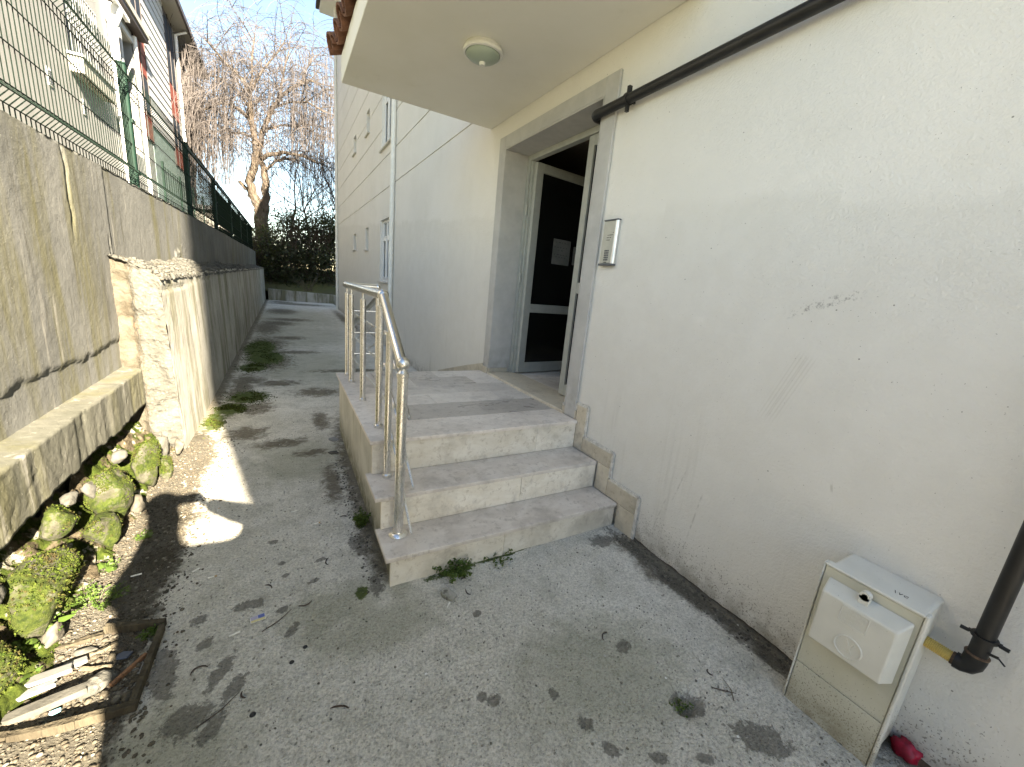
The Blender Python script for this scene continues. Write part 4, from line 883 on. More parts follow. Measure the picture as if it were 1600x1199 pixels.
def m_bank():
    k = MK('mossy_earth_bank', 0.95, 0, 0.1)
    e = k.mix(k.mr(k.noise(20, 5, 0.7), 0.3, 0.7), (0.035, 0.028, 0.018), (0.12, 0.10, 0.07)); g_ = k.mix(k.mr(k.noise(50, 5, 0.75), 0.3, 0.7), (0.016, 0.028, 0.005), (0.055, 0.074, 0.014))
    st_ = k.mix(k.mr(k.noise(40, 4), 0.3, 0.7), (0.16, 0.15, 0.12), (0.27, 0.26, 0.225))
    c = k.mix(k.mr(k.noise(6.5, 5, 0.65), 0.47, 0.53), e, g_); c = k.mix(k.mr(k.noise(10, 4, 0.6), 0.60, 0.64), c, st_); k.col(c); k.nrm(k.bump(k.noise(70, 6, 0.75), 0.9, 0.012)); return k.m
MT['bank'] = m_bank()
def bankfn(y, s):
    x = -1.02 + .27 * s + .05 * fbm(y, s, 0, 4, 4, 92); z = .29 * (1 - s) ** 1.2 - .03 * s
    lump = np.abs(fbm(y, s * .4, 0, 9, 4, 93)); z = z + (.16 * (.22 - lump) + .07 * fbm(y, s * .4, 1, 22, 4, 94)) * np.minimum(1, (1 - s) * 3 + .1); x = x + .10 * (.18 - lump) * np.minimum(1, s * 4)
    return np.stack([x, y, z], -1)
gridobj('earth_bank', np.arange(1.0, 3.78, .008), np.linspace(0, 1, 46), bankfn, 'bank', rw)
nb_ = 16000; by = 1.1 + 2.6 * RNG.random(nb_); bs_ = .05 + .85 * RNG.random(nb_); bp_ = bankfn(by, bs_); kp = (fbm(by, bs_ * .35, 5, 5, 4, 97) > .03); V, F = leafquads(bp_[kp], 1.5, .0085, .5); fromarrays('bank_moss', V, F, 'moss', rw, 'stuff')
# lower buttress wall
bw = thing('buttress_wall', 'lower concrete wall with a broken sunlit end and dark algae runs', 'wall', (-.85, 10, 0))
yb_ = np.concatenate([np.arange(3.8, 9, .022), np.arange(9, 21.71, .09)])
def bface(y, z):
    x = -.73 - .035 * np.clip(z, 0, 1.36) + .008 * fbm(y, z, 0, 2, 4, 101) + .004 * fbm(y, z, 0, 25, 3, 102)
    x = x - .012 * np.exp(-((z - 1.25 - .012 * y + .045 + .02 * fbm(y, y * 0, 0, 4, 3, 104)) / .008) ** 2) * sstep(6.4, 6.0, y)
    x = x + .012 * fbm(y, z, 5, 20, 3, 106) * sstep(4.15, 3.85, y + .4 * (z - .6) * 0)
    zz = np.where(z > 1.30, 1.30 + (z - 1.30) * (1 + .9 * fbm(y, y * 0, 0, 5, 3, 103)), z)
    return np.stack([x, y, zz], -1)
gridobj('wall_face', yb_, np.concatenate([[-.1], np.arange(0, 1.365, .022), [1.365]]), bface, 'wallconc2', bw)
def rubtop(y, x):
    t = (x + 1.06) / .30
    z = 1.355 + .10 * (1 - t) * (1 + 1.2 * fbm(y, x, 0, 3, 4, 120)) + .04 * fbm(x, y, 0, 22, 4, 121) + .02 * fbm(x, y, 0, 60, 2, 122)
    z = z + .05 * sstep(4.6, 4.0, y) * 0 - .05 * sstep(.9, 1.05, t)
    return np.stack([x + .03 * fbm(y, x, 0, 8, 3, 124) * sstep(.6, 1, t), y, z], -1)
def bend(x, z):
    t = (x + 1.09) / .35
    y = 3.80 + .035 * fbm(x, z, 0, 7, 5, 110) + .03 * fbm(x, z, 0, 26, 4, 111) - .01 * np.round(4 * fbm(x, z, 1, 3.0, 3, 113)) 
    bx = -1.09 + t * (-.73 - .035 * np.clip(z, 0, 1.4) + 1.09)
    y = y + .045 * sstep(-.90, -.96, x + .05 * fbm(x, z, 0, 5, 3, 112)) * 1.0
    z = np.minimum(z, rubtop(y * 0 + 3.82, bx)[:, 2] + .004)
    return np.stack([bx, y, z], -1)
gridobj('broken_end', np.linspace(-.93, -.74, 22), np.arange(-.05, 1.47, .012), bend, 'rubble', bw)
gridobj('rock_pocket', np.linspace(-1.09, -.90, 20), np.arange(-.05, 1.47, .012), bend, 'brownrock', bw)
MB().box((-1.06, 3.95, -.1), (-.80, 21.68, 1.33)).build('wall_core', 'wallconc', bw)
MB().box((-1.06, 21.69, -.1), (-.76, 21.72, 1.37)).build('far_end', 'wallconc2', bw)
gridobj('rubble_top', np.concatenate([np.arange(3.80, 9, .018), np.arange(9, 21.7, .06)]), np.linspace(-1.06, -.765, 26), rubtop, 'rubble', bw)
n = 900; yy = 3.82 + (RNG.random(n) ** 1.6) * 9; xx = -1.03 + .26 * RNG.random(n)
pebbles('loose_rubble', np.stack([xx, yy, rubtop(yy, xx)[:, 2] + .004], -1), .006 + .020 * RNG.random(n) ** 2, 'rubble', bw, sub=1)

# low end wall
lw = MB(); lw.prism([(-.62, -.1), (2.5, -.1), (2.5, .40), (-.62, .50)], 'y', 21.0, 21.22); o = lw.build('low_end_wall', 'wallconc2', bevel=0.01)
tag(o, 'low concrete wall closing the far end of the path below the shrubs', 'wall')

# ------------------------------------------------------------------ green mesh fence
fence = thing('mesh_fence', 'green welded wire mesh fence with posts on top of the retaining wall', 'fence', (-1.15, 8, 2.04))
fx = -1.15; PY = [2.55 - 2.6, 2.55, 5.15, 7.75, 10.4, 13.2, 15.9, 18.6, 21.3]; FZ0, FZ1 = 2.06, 3.03
for y in PY:
    p = MB().box((fx - .03, y - .03, 2.0), (fx + .03, y + .03, FZ1 + .02)).build('fence_post', 'fence', fence, bevel=0.006)
    MB().box((fx - .033, y - .033, FZ1 + .02), (fx + .033, y + .033, FZ1 + .034)).build('post_cap', 'fence', p, bevel=0.004)
    for z in (2.2, 2.62, 2.95): MB().box((fx + .031, y - .036, z - .015), (fx + .042, y + .036, z + .015)).build('bracket', 'fence', p)
def wx(z):
    for zc in (2.185, 2.93):
        d = abs(z - zc)
        if d < .05: return fx + .012 + .045 * (1 - d / .05)
    return fx + .012
ZV = [FZ0 - .02, 2.135, 2.16, 2.185, 2.21, 2.235, 2.5, 2.88, 2.905, 2.93, 2.955, 2.98, FZ1 + .045]
for a, b in zip(PY, PY[1:]):
    far = a > 9; mb = MB(); stp = .05; rr = .0031 if not far else .0036
    y = a + .045
    while y < b - .04: mb.tube([(wx(z), y, z) for z in ZV], rr, 4 if not far else 3, cap=False); y += stp
    mb.build('wire_panel', 'wire', fence)
    hz = MB()
    for z in (2.085, 2.135, 2.185, 2.235, 2.43, 2.63, 2.83, 2.88, 2.93, 2.98): hz.tube([(wx(z) + .005, a + .03, z), (wx(z) + .005, b - .03, z)], 0.0036 if not far else .004, 5, cap=False)
    hz.build('cross_wires', 'wire', fence)
for a, b in zip(PY[3:], PY[4:]): MB().bar((fx, a + .03, FZ1 - .01), (fx, b - .03, FZ1 - .01), .03, .035).build('top_rail', 'fence', fence)

# ------------------------------------------------------------------ neighbour building behind the fence
nb = thing('neighbour_house', 'white neighbouring house with siding boards and dull red window panels behind the fence', 'house', (-4, 17, 1.93))
NX = -4.0
def nbdep(y, z):
    if 14.1 < y < 15.85 and 5.72 < z < 7.2: return .25
    if 18.05 < y < 19.25 and 4.6 < z < 7.95: return .25
    return 0.0
cellwall([6, 14.1, 15.85, 18.05, 19.25, 26.8], [1.9, 4.6, 5.72, 7.2, 7.95, 11.5], nbdep, .25, NX, -1).build('wall', 'nbwall', nb)
MB().box((-12, 6, 1.9), (-4.3, 26.8, 11.5)).build('house_core', 'nbwall', nb)
MB().box((NX - .26, 18.05, 4.6), (NX - .24, 19.25, 7.95)).build('doorway_back', 'darkframe', nb)
MB().box((NX + .001, 20.75, 3.6), (NX + .012, 26.6, 6.05)).build('plinth', 'nbplinth', nb)  # thin teal-grey sheet over the lower part of the wall
z = 6.06
while z < 11.4:
    MB().add([(NX + .002, 20.76, z), (NX + .06, 20.76, z), (NX + .035, 20.76, z + .30), (NX + .002, 20.76, z + .30), (NX + .002, 24.3, z), (NX + .06, 24.3, z), (NX + .035, 24.3, z + .30), (NX + .002, 24.3, z + .30)], [(0, 1, 2, 3), (4, 7, 6, 5), (1, 5, 6, 2), (0, 4, 5, 1), (2, 6, 7, 3), (0, 3, 7, 4)]).build('siding_board', 'siding', nb); z += .31
for y0, y1 in ((19.4, 20.72), (24.32, 25.9)):
    f = MB().box((NX + .002, y0, 5.4), (NX + .03, y1, 11.4)).build('window_strip', 'darkframe', nb)
    for z0, z1, m in ((10.0, 11.2, 'nbglass'), (8.75, 9.95, 'nbglass'), (8.1, 8.68, 'redpanel'), (7.45, 8.05, 'redpanel'), (6.3, 7.35, 'nbglass'), (5.45, 6.2, 'redpanel')):
        for k in range(2):
            a = y0 + .06 + k * (y1 - y0 - .06) / 2; MB().box((NX + .031, a, z0), (NX + .045, a + (y1 - y0) / 2 - .1, z1)).build('pane' if m == 'nbglass' else 'red_panel', m, f)
    for k in range(3):
        a = y0 + k * (y1 - y0 - .06) / 2; MB().box((NX + .031, a, 5.4), (NX + .06, a + .055, 11.4)).build('mullion', 'darkframe', f)
# grille window and its box
f = MB().box((NX - .06, 14.1, 5.72), (NX - .02, 15.85, 5.78)).box((NX - .06, 14.1, 7.14), (NX - .02, 15.85, 7.2)).box((NX - .06, 14.1, 5.78), (NX - .02, 14.16, 7.14)).box((NX - .06, 15.79, 5.78), (NX - .02, 15.85, 7.14)).box((NX - .06, 14.95, 5.78), (NX - .02, 15.01, 7.14)).build('window', 'soffgrey', nb)
MB().box((NX - .05, 14.16, 5.78), (NX - .04, 14.95, 7.14)).build('pane', 'nbglass', f); MB().box((NX - .05, 15.01, 5.78), (NX - .04, 15.79, 7.14)).build('pane', 'nbglass', f)
gr = MB()
for i in range(15): gr.tube([(NX + .06, 14.05 + i * .13, 5.70), (NX + .06, 14.05 + i * .13, 7.25)], .015, 5)
for z in (5.74, 6.1, 6.46, 6.82, 7.2): gr.tube([(NX + .06, 14.0, z), (NX + .06, 15.92, z)], .012, 5)
gr.build('window_grille', 'greymetal', nb)
MB().box((NX, 13.95, 5.30), (NX + .24, 15.95, 5.62)).build('window_box', 'soffgrey', nb, bevel=.01); MB().box((NX, 13.9, 5.63), (NX + .28, 16.0, 5.68)).build('window_sill', 'siding', nb)
for y, z in ((12.83, 4.78), (14.45, 4.72)):
    q = MB().box((NX, y - .08, z - .16), (NX + .02, y + .08, z + .16)).build('vent', 'pvc', nb)
    for k in range(6): MB().box((NX + .0205, y - .065, z - .13 + k * .045), (NX + .03, y + .065, z - .108 + k * .045)).build('vent_slat', 'greymetal', q)
# balcony, downpipe with hopper, door trim
MB().box((NX, 16.9, 8.45), (NX + .34, 20.0, 8.62)).build('balcony_slab', 'soffgrey', nb); MB().box((NX, 16.9, 8.32), (NX + .30, 20.0, 8.448)).build('balcony_fascia', 'darkframe', nb)
MB().tube([(NX + .12, 16.95, 2.0), (NX + .12, 16.95, 7.5)], .10, 10).build('downpipe', 'pvc', nb, smooth='auto'); MB().lathe((NX + .14, 16.95, 7.5), [(.10, 0), (.24, .35), (.24, .45)], 12).bar((NX + .3, 16.3, 8.0), (NX + .3, 17.7, 8.0), .1, .1).build('hopper', 'pvc', nb, smooth='auto')
MB().tube([(NX + .08, 19.32, 2.0), (NX + .08, 19.32, 8.2)], .06, 10).build('downpipe', 'pvc', nb, smooth='auto')
MB().box((NX, 17.9, 4.6), (NX + .06, 18.04, 8.1)).box((NX, 18.04, 7.96), (NX + .06, 19.26, 8.1)).build('door_trim', 'siding', nb)
MB().box((NX - .3, 6, 11.5), (NX + .55, 32, 11.62)).build('eave_soffit', 'soffgrey', nb); MB().box((NX + .555, 6, 11.5), (NX + .64, 32, 11.72)).build('roof_edge', 'darkframe', nb)
MB().prism([(NX + .62, 11.73), (-8.2, 13.6), (-12.6, 11.73)], 'y', 6, 32).build('roof', 'roof', nb)
MB().box((-12, 26.85, 1.9), (NX - .35, 31.8, 11.5)).build('far_wing', 'nbwall', nb)
MB().tube([(NX + .1, 26.4, 2), (NX + .1, 26.4, 11.2), (NX + .5, 26.4, 11.45)], .06, 8).build('downpipe', 'pvc', nb, smooth='auto')
vn = MB()
for i in range(260):
    y = 26.2 + 5.2 * random.random(); x = NX - .3 + .75 * random.random(); z = 11.3 - 2.5 * random.random() ** 2; pts = []
    for k in range(7): pts.append((x, y, z)); z -= .25 + .5 * random.random(); x += random.uniform(-.1, .12); y += random.uniform(-.12, .12)
    vn.tube(pts, .011, 3, cap=False)
vn.build('climbing_vine', 'twig', nb, kind='stuff')
sf = thing('garden_fence', 'low green mesh fence standing in the neighbouring garden', 'fence', (-3.2, 18, 1.93))
for y in (17.5, 20, 22.5, 25): MB().box((-3.225, y - .03, 1.9), (-3.175, y + .03, 4.35)).build('fence_post', 'fence', sf)
for a in (17.5, 20, 22.5):
    m = MB(); y = a + .1
    while y < a + 2.45: m.tube([(-3.2, y, 1.95), (-3.2, y, 4.25)], .004, 3, cap=False); y += .1
    for z in (2.2, 2.8, 3.4, 4.22): m.tube([(-3.2, a + .03, z), (-3.2, a + 2.47, z)], .006, 4, cap=False)
    m.build('wire_panel', 'wire', sf)
sh = thing('garden_shed', 'small shed with a pale flat roof seen through the fence', 'shed', (-3.4, 31, 1.93))
MB().box((-4.3, 29.6, 1.9), (-2.9, 33.0, 4.2)).build('wall', 'soffgrey', sh); MB().box((-4.5, 29.3, 4.2), (-2.75, 33.3, 4.42)).build('flat_roof', 'siding', sh)

# ------------------------------------------------------------------ trees and shrubs
def px2w(u, v, y):
    c = right * (u - 800) + down * (v - 599.5) + fwd * 621.17
    return CAMPOS + c * (y / c.y)
wil = thing('willow_tree', 'tall bare weeping willow with forked tan trunk behind the end of the path', 'tree', px2w(412, 432, 28))
TY = 28.0
LIMBS = [([(412, 440), (412, 400), (411, 365), (409, 332)], [.47, .42, .40, .40], 0), ([(409, 335), (402, 318), (392, 298), (389, 278), (400, 256), (399, 228), (392, 192), (390, 152)], [.33, .30, .25, .23, .21, .19, .16, .12], -.3),
         ([(411, 335), (415, 310), (415, 275), (410, 256), (404, 240)], [.30, .24, .21, .18, .13], .3), ([(392, 300), (384, 294), (374, 284)], [.16, .13, .10], .2), ([(400, 250), (410, 208), (426, 168), (442, 148), (458, 136), (486, 126)], [.18, .16, .14, .12, .11, .08], .4),
         ([(408, 250), (418, 243), (442, 239), (474, 244), (498, 256)], [.15, .13, .11, .08, .05], -.6), ([(416, 266), (430, 252), (450, 248), (470, 252)], [.10, .09, .07, .04], .5), ([(391, 190), (380, 176), (362, 164), (342, 162), (318, 172)], [.10, .09, .08, .07, .05], -.8),
         ([(393, 214), (378, 209), (362, 208), (350, 218)], [.09, .07, .06, .05], .6), ([(390, 152), (382, 128), (356, 102), (324, 66)], [.11, .09, .07, .03], -.5), ([(391, 154), (394, 122), (394, 90), (398, 55)], [.10, .08, .06, .03], .2),
         ([(394, 140), (412, 108), (434, 82), (446, 62)], [.09, .07, .05, .03], .8), ([(436, 156), (442, 120), (452, 78)], [.08, .06, .03], -.3), ([(470, 132), (478, 110), (490, 88)], [.06, .05, .03], .3), ([(391, 170), (370, 140), (338, 120), (312, 116)], [.08, .07, .05, .03], .9),
         ([(486, 126), (500, 134), (512, 150)], [.07, .05, .03], .5), ([(412, 204), (440, 196), (478, 200), (506, 216)], [.08, .06, .05, .03], 1.0), ([(397, 180), (384, 150), (366, 118), (350, 84)], [.07, .06, .05, .03], 1.2), ([(426, 170), (452, 160), (480, 160), (508, 176)], [.07, .06, .05, .03], -1.2), ([(318, 172), (306, 186), (300, 205)], [.05, .04, .03], -.8)]
tips = []; mb = MB(); first = True; LP = []
for k, (pl, rd, dy) in enumerate(LIMBS):
    pts = [px2w(u, v, TY + dy * (i / max(1, len(pl) - 1)) * 2.2 + (0 if k < 3 else random.uniform(-.1, .1))) for i, (u, v) in enumerate(pl)]
    # subdivide with wobble
    P2, R2 = [], []
    for i in range(len(pts) - 1):
        for t in (0, .33, .66):
            q = pts[i].lerp(pts[i + 1], t); j = rd[i] * .25
            P2.append(q + Vector((random.uniform(-j, j), 0, random.uniform(-j, j)))); R2.append(rd[i] + (rd[i + 1] - rd[i]) * t)
    P2.append(pts[-1]); R2.append(rd[-1])
    mb.tube(P2, [r * .86 for r in R2], 8 if k < 4 else 6)
    if k == 2: mb.build('trunk', 'bark', wil, smooth=True); mb = MB()
    if k >= 1 and k != 2 and k != 3:
        for i in range(len(P2)): LP.append((P2[i], R2[i], (P2[min(i + 1, len(P2) - 1)] - P2[max(i - 1, 0)]).normalized(), k))
mb.build('limb', 'bark', wil, smooth=True)
tw = MB(); sec = MB()
def droop(p, d, L, n, r, g):
    pts = [p.copy()]; d = d.normalized(); st = L / n
    for i in range(n):
        d = (d + Vector((random.uniform(-.12, .12), random.uniform(-.12, .12), -g))).normalized(); pts.append(pts[-1] + d * st)
    return pts
for p, r, d, k in LP:
    if p.z < 5.6 or (k == 1 and p.z < 8.5): 
        if random.random() < .75: continue
    for q in range(2 if random.random() < .35 else 1):
        sd = Vector((random.gauss(0, 1), random.gauss(0, .8), random.uniform(.1, 1.1))).normalized(); sd = (sd + d * .7).normalized(); L = random.uniform(1.0, 2.6)
        s2 = droop(p, sd, L, 6, .03, .07); sec.tube(s2, [.032, .028, .024, .02, .017, .014, .012], 4, cap=False)
        for j in (3, 5, 6):
            for m in range(2 if random.random() < .6 else 3):
                dd = Vector((random.gauss(0, 1), random.gauss(0, 1), random.uniform(-.1, .9))).normalized() + (s2[j] - s2[j - 1]).normalized() * .6
                L2 = random.uniform(.9, 2.2) if m else random.uniform(2.0, 4.6)
                t = droop(s2[j], dd, L2, 7, .01, .22 if m else .34); t = [v for v in t if v.z > 3.6]
                if len(t) > 2: tw.tube(t, [.0105 - .0007 * i for i in range(len(t))], 3, cap=False)
for i in range(900):
    side = random.random(); u = random.uniform(292, 365) if side < .38 else (random.uniform(455, 524) if side < .66 else random.uniform(350, 470)); y = TY + random.uniform(-2.5, 2.0)
    v0 = random.uniform(70, 215); p = px2w(u, v0, y); b = px2w(u + random.uniform(-6, 6), random.uniform(215, 335) if side < .66 else v0 + random.uniform(30, 90), y); L = p.z - b.z
    if L < .8: continue
    pts = [p + Vector((random.gauss(0, .5), 0, -.35))] + [p.lerp(b, t) + Vector((random.gauss(0, .05), random.gauss(0, .05), 0)) for t in (0, .2, .4, .6, .8, 1)]
    tw.tube(pts, [.011, .012, .011, .010, .009, .008, .006], 3, cap=False)
sec.build('branch', 'twig', wil, kind='stuff'); tw.build('twigs', 'twig', wil, kind='stuff')
# ivy on the trunk foot
bp = px2w(413, 400, 27.6); n = 900
pos = np.stack([bp.x + RNG.normal(0, .45, n), bp.y - .2 + RNG.normal(0, .3, n), 1.3 + 2.2 * RNG.random(n) ** 1.3], -1); V, F = leafquads(pos, .5, .14, .8); fromarrays('ivy', V, F, 'ivy', wil, 'stuff')

def baretree(label, u, v, y, h, r, seed, lean=0):
    random.seed(seed); b = px2w(u, v, y); t = thing('bare_tree', label, 'tree', b, 'bare trees behind the shrubs'); tr = MB(); br = MB()
    def grow(p, d, L, r, lv):
        n = 5; pts = [p]
        for i in range(n): d = (d + Vector((random.gauss(0, .13), random.gauss(0, .13), .05))).normalized(); pts.append(pts[-1] + d * L / n)
        (tr if lv == 0 else br).tube(pts, [r * (1 - .5 * i / n) for i in range(n + 1)], 6 if lv == 0 else (4 if lv < 3 else 3), cap=False)
        if lv < 5:
            for q in range(3 if lv else 5):
                i = random.randint(2, n); nd = (d + Vector((random.gauss(0, .7), random.gauss(0, .7), random.uniform(-.1, .6)))).normalized(); grow(pts[i], nd, L * random.uniform(.5, .75), max(.009, r * .48), lv + 1)
    grow(b, Vector((lean, 0, 1)).normalized(), h * .5, r, 0); tr.build('trunk', 'darktwig', t); br.build('branches', 'darktwig', t, kind='stuff')
baretree('slim bare tree just right of the willow trunk above the shrubs', 462, 420, 26.2, 6.8, .10, 5); baretree('bare dark tree leaning next to the corner of the apartment building', 512, 420, 25.2, 6.6, .12, 9, .15); baretree('thin bare tree between the willow and the building corner', 488, 425, 25.8, 6.2, .09, 14, -.1)
random.seed(21)
def shrub(label, cx, cy, rx, ry, h, n, z0, lm='evergreen', ls=.14):
    t = thing('evergreen_shrub', label, 'shrub', (cx, cy, z0), 'dark shrubs at the end of the path'); br = MB()
    k = 26; cl = np.stack([cx + rx * (RNG.random(k) * 2 - 1) * .85, cy + ry * (RNG.random(k) * 2 - 1) * .85, z0 + h * (RNG.random(k) ** .8) * .95], -1)
    for c in cl:
        b = Vector((cx + random.uniform(-.3, .3) * rx, cy + random.uniform(-.3, .3), z0 - .05)); e = Vector(c); m = b.lerp(e, .5) + Vector((random.uniform(-.2, .2), random.uniform(-.2, .2), .2)); br.tube([b, m, e, e + Vector((random.uniform(-.3, .3), 0, .4))], [.035, .025, .015, .008], 4, cap=False)
    wgt = RNG.integers(0, k, n); sz = .30 + .22 * RNG.random(k); pos = cl[wgt] + RNG.normal(size=(n, 3)) * sz[wgt][:, None] * np.array([1, 1, .8]); pos = pos[pos[:, 2] > z0 - .1]
    for q in range(260):
        b = Vector((cx + random.uniform(-1, 1) * rx, cy + random.uniform(-1, 1) * ry, z0 + random.uniform(.2, .75) * h)); e = b + Vector((random.gauss(0, .35), random.gauss(0, .3), random.uniform(.3, 1.3))); br.tube([b, b.lerp(e, .5) + Vector((random.gauss(0, .08), 0, .05)), e], [.014, .011, .007], 3, cap=False)
    pos = pos[: int(len(pos) * .72)]; V, F = leafquads(pos, .8, ls, .45); br.build('branches', 'darktwig', t, kind='stuff'); fromarrays('foliage', V, F, lm, t, 'stuff')
shrub('dense dark evergreen shrub at the willow foot, leftmost above the low wall', -.35, 23.2, .9, .9, 2.7, 8000, .4); shrub('tall dark evergreen shrub in the middle above the low end wall', .85, 23.6, 1.0, 1.0, 3.6, 10000, .4); shrub('dark leafy shrub against the far corner of the apartment building', 2.15, 23.8, 1.0, 1.0, 3.7, 10000, .4)
shrub('small pale bush at the far end of the retaining wall', -1.35, 22.6, .35, .5, 1.6, 1800, .8, 'ivy', .10)
# dry stalks on the low wall
dsk = MB()
for i in range(26): a = random.uniform(-.9, .9); p = Vector((1.02 + random.uniform(-.12, .12), 21.6, .38)); dsk.tube([p, p + Vector((a * .3, 0, .35)), p + Vector((a * .8, random.uniform(-.1, .1), .55 + .3 * random.random()))], [.010, .008, .005], 3)
tag(dsk.build('dry_stalks', 'woodlight', None), 'tuft of dry tan stalks behind the low end wall', 'dry plant')

# ------------------------------------------------------------------ stones, moss, gravel, litter on the ground
def onground(x, y): return float(gh(np.array([x]), np.array([y]))[0])
def mossy(label, c, r, seed, blades=2600, mat='rockmoss'):
    blades = blades * 3
    t = thing('mossy_stone', label, 'stone', (c[0], c[1], 0), 'mossy stones under the crumbling footing'); o, V = rock('stone', c, r, mat, seed, t)
    sel = V[(V[:, 2] > c[2] - .2 * r[2])]; sel = sel[RNG.integers(0, len(sel), blades)] + RNG.normal(size=(blades, 3)) * .004
    keep = fbm(sel[:, 0], sel[:, 1], sel[:, 2], 11, 4, seed) > -.03; sel = sel[keep]; Vq, F = leafquads(sel, 1.5, .0085, .5); fromarrays('moss', Vq, F, 'moss', t, 'stuff')
mossy('large bright green mossy stone below the crumbling concrete ledge', (-.845, 1.99, .20), (.10, .17, .15), 1, 4200)
mossy('rounded mossy stone in the middle of the row under the ledge', (-.83, 2.62, .27), (.075, .12, .14), 2, 2600); mossy('mossy stone nearest to the broken wall end', (-.80, 3.10, .22), (.07, .13, .15), 3, 2600); mossy('small mossy stone between the large and the rounded one', (-.79, 2.36, .20), (.05, .085, .09), 4, 1300)
mossy('low mossy stone at the left edge half covered by weeds', (-.90, 1.66, .12), (.09, .10, .10), 5, 2400); mossy('flat mossy stone tucked close beneath the ledge', (-.90, 2.28, .33), (.05, .08, .07), 6, 900); mossy('small green mossy lump low at the foot of the stone row', (-.76, 3.3, .09), (.05, .09, .08), 8, 1200)
for i, (c, r, m, lb) in enumerate([((-.90, 2.42, .36), (.04, .07, .05), 'palestone', 'pale jagged stone wedged under the ledge above the mossy stones'), ((-.88, 2.55, .33), (.035, .06, .075), 'palestone', 'upright pale stone beside the rounded mossy stone'), ((-.88, 1.76, .34), (.05, .07, .05), 'palestone', 'pale stone lodged in the dark gap left of the large mossy stone'),
                               ((-.87, 2.95, .34), (.04, .07, .05), 'palestone', 'pale stone between the two far mossy stones'), ((-.79, 3.45, .20), (.05, .09, .12), 'palestone', 'tall pale stone leaning at the broken wall end'), ((-.79, 1.83, .10), (.045, .065, .06), 'darkstone', 'dark grey stone below the large mossy stone'), ((-.76, 2.72, .13), (.05, .08, .07), 'darkstone', 'brown stone under the rounded mossy stone'), ((-.72, 3.58, .12), (.04, .07, .10), 'darkstone', 'dark stone standing against the broken wall end')]):
    o, _ = rock('stone', c, tuple(q * .72 for q in r), m, 30 + i, None, 3, .9, 1.5); tag(o, lb, 'stone')
n = 15000; gx = -1.0 + .62 * RNG.random(n) ** 1.0; gy = .9 + 3.1 * RNG.random(n); kp = RNG.random(n) < sstep(-.38, -.62, gx + .10 * fbm(gx, gy, 0, 4, 3, 6)) * .9 + .06; gx, gy = gx[kp], gy[kp]; s_ = .0018 + .0075 * RNG.random(len(gx)) ** 3
pebbles('gravel', np.stack([gx, gy, gh(gx, gy) + s_ * .25], -1), s_, 'gravel')
n = 9000; gx = -.6 + 2.5 * RNG.random(n); gy = .25 + 4.2 * RNG.random(n) ** 1.4; kp = (gx < .37) | (gy < 1.68); gx, gy = gx[kp], gy[kp]; s_ = .0012 + .0042 * RNG.random(len(gx)) ** 3
pebbles('grit', np.stack([gx, gy, gh(gx, gy) + s_ * .3], -1), s_, 'grit', sub=1)
n = 700; t_ = RNG.random(n); gx = np.where(t_ < .5, 1.80 + .11 * RNG.random(n), .30 + .09 * RNG.random(n)); gy = np.where(t_ < .5, .4 + 1.2 * RNG.random(n), 1.7 + 1.6 * RNG.random(n)); s_ = .002 + .006 * RNG.random(n) ** 2
pebbles('debris_grit', np.stack([gx, gy, gh(gx, gy) + s_ * .3], -1), s_, 'darkstone')
# rotten timber frame
wf = thing('timber_frame', 'rotten square timber frame full of rubble at the lower left', 'frame', (-.65, 1.67, 0))
def board(p, q, wd, ht, mat='wood'):
    z = ht / 2 + .004; m = MB(); k = 7; p, q = Vector(p), Vector(q)
    for i in range(k):
        a, b = p.lerp(q, i / k), p.lerp(q, (i + 1) / k); m.bar((a.x, a.y, z + onground(a.x, a.y) * .6), (b.x, b.y, z + onground(b.x, b.y) * .6), wd * random.uniform(.93, 1.05), ht * random.uniform(.92, 1.06))
    return m
board((-.67, 1.882), (-.475, 1.835), .022, .036).build('board', 'wood', wf, bevel=.002); board((-.482, 1.818), (-.492, 1.480), .02, .034).build('board', 'wood', wf, bevel=.002); board((-.480, 1.474), (-1.0, 1.50), .024, .03).build('board', 'wood', wf, bevel=.002); board((-.965, 1.70), (-.86, 1.90), .018, .03).build('board', 'wood', wf, bevel=.002)
def offcut(name, label, cat, c, sz, rz, mat, tilt=(0, 0), jag=0.12):
    n = 9; poly = []
    for i in range(n):
        a = 2 * math.pi * i / n; cx, cy = math.cos(a), math.sin(a); m_ = max(abs(cx), abs(cy)); poly.append((cx / m_ * sz[0] / 2 * (1 - jag * random.random()), cy / m_ * sz[1] / 2 * (1 - jag * random.random())))
    mb = MB().prism(poly, 'z', -sz[2] / 2, sz[2] / 2); rot = Matrix.Rotation(R_(rz), 3, 'Z') @ Matrix.Rotation(R_(tilt[0]), 3, 'X') @ Matrix.Rotation(R_(tilt[1]), 3, 'Y')
    z = onground(c[0], c[1]) + c[2] + sz[2] / 2; mb.v = [tuple(rot @ Vector(p) + Vector((c[0], c[1], z))) for p in mb.v]
    return tag(mb.build(name, mat, None, bevel=.0015), label, cat)
offcut('marble_offcut', 'white marble offcut lying on the rubble inside the timber frame', 'offcut', (-.765, 1.685, .028), (.135, .05, .014), 14, 'marblewhite', (-10, 3), .12); offcut('marble_offcut', 'smaller white marble offcut tucked behind the larger one', 'offcut', (-.715, 1.728, .02), (.085, .035, .014), 16, 'marblewhite', (-6, 0), .15)
offcut('stone_offcut', 'grey stone strip in front of the white marble offcuts', 'offcut', (-.80, 1.632, .018), (.16, .035, .014), 14, 'greyslab', (-8, 0)); offcut('stone_offcut', 'long yellowish stone slab along the front board of the timber frame', 'offcut', (-.735, 1.575, .012), (.24, .05, .022), 12, 'palestone', (-5, 0), .2)
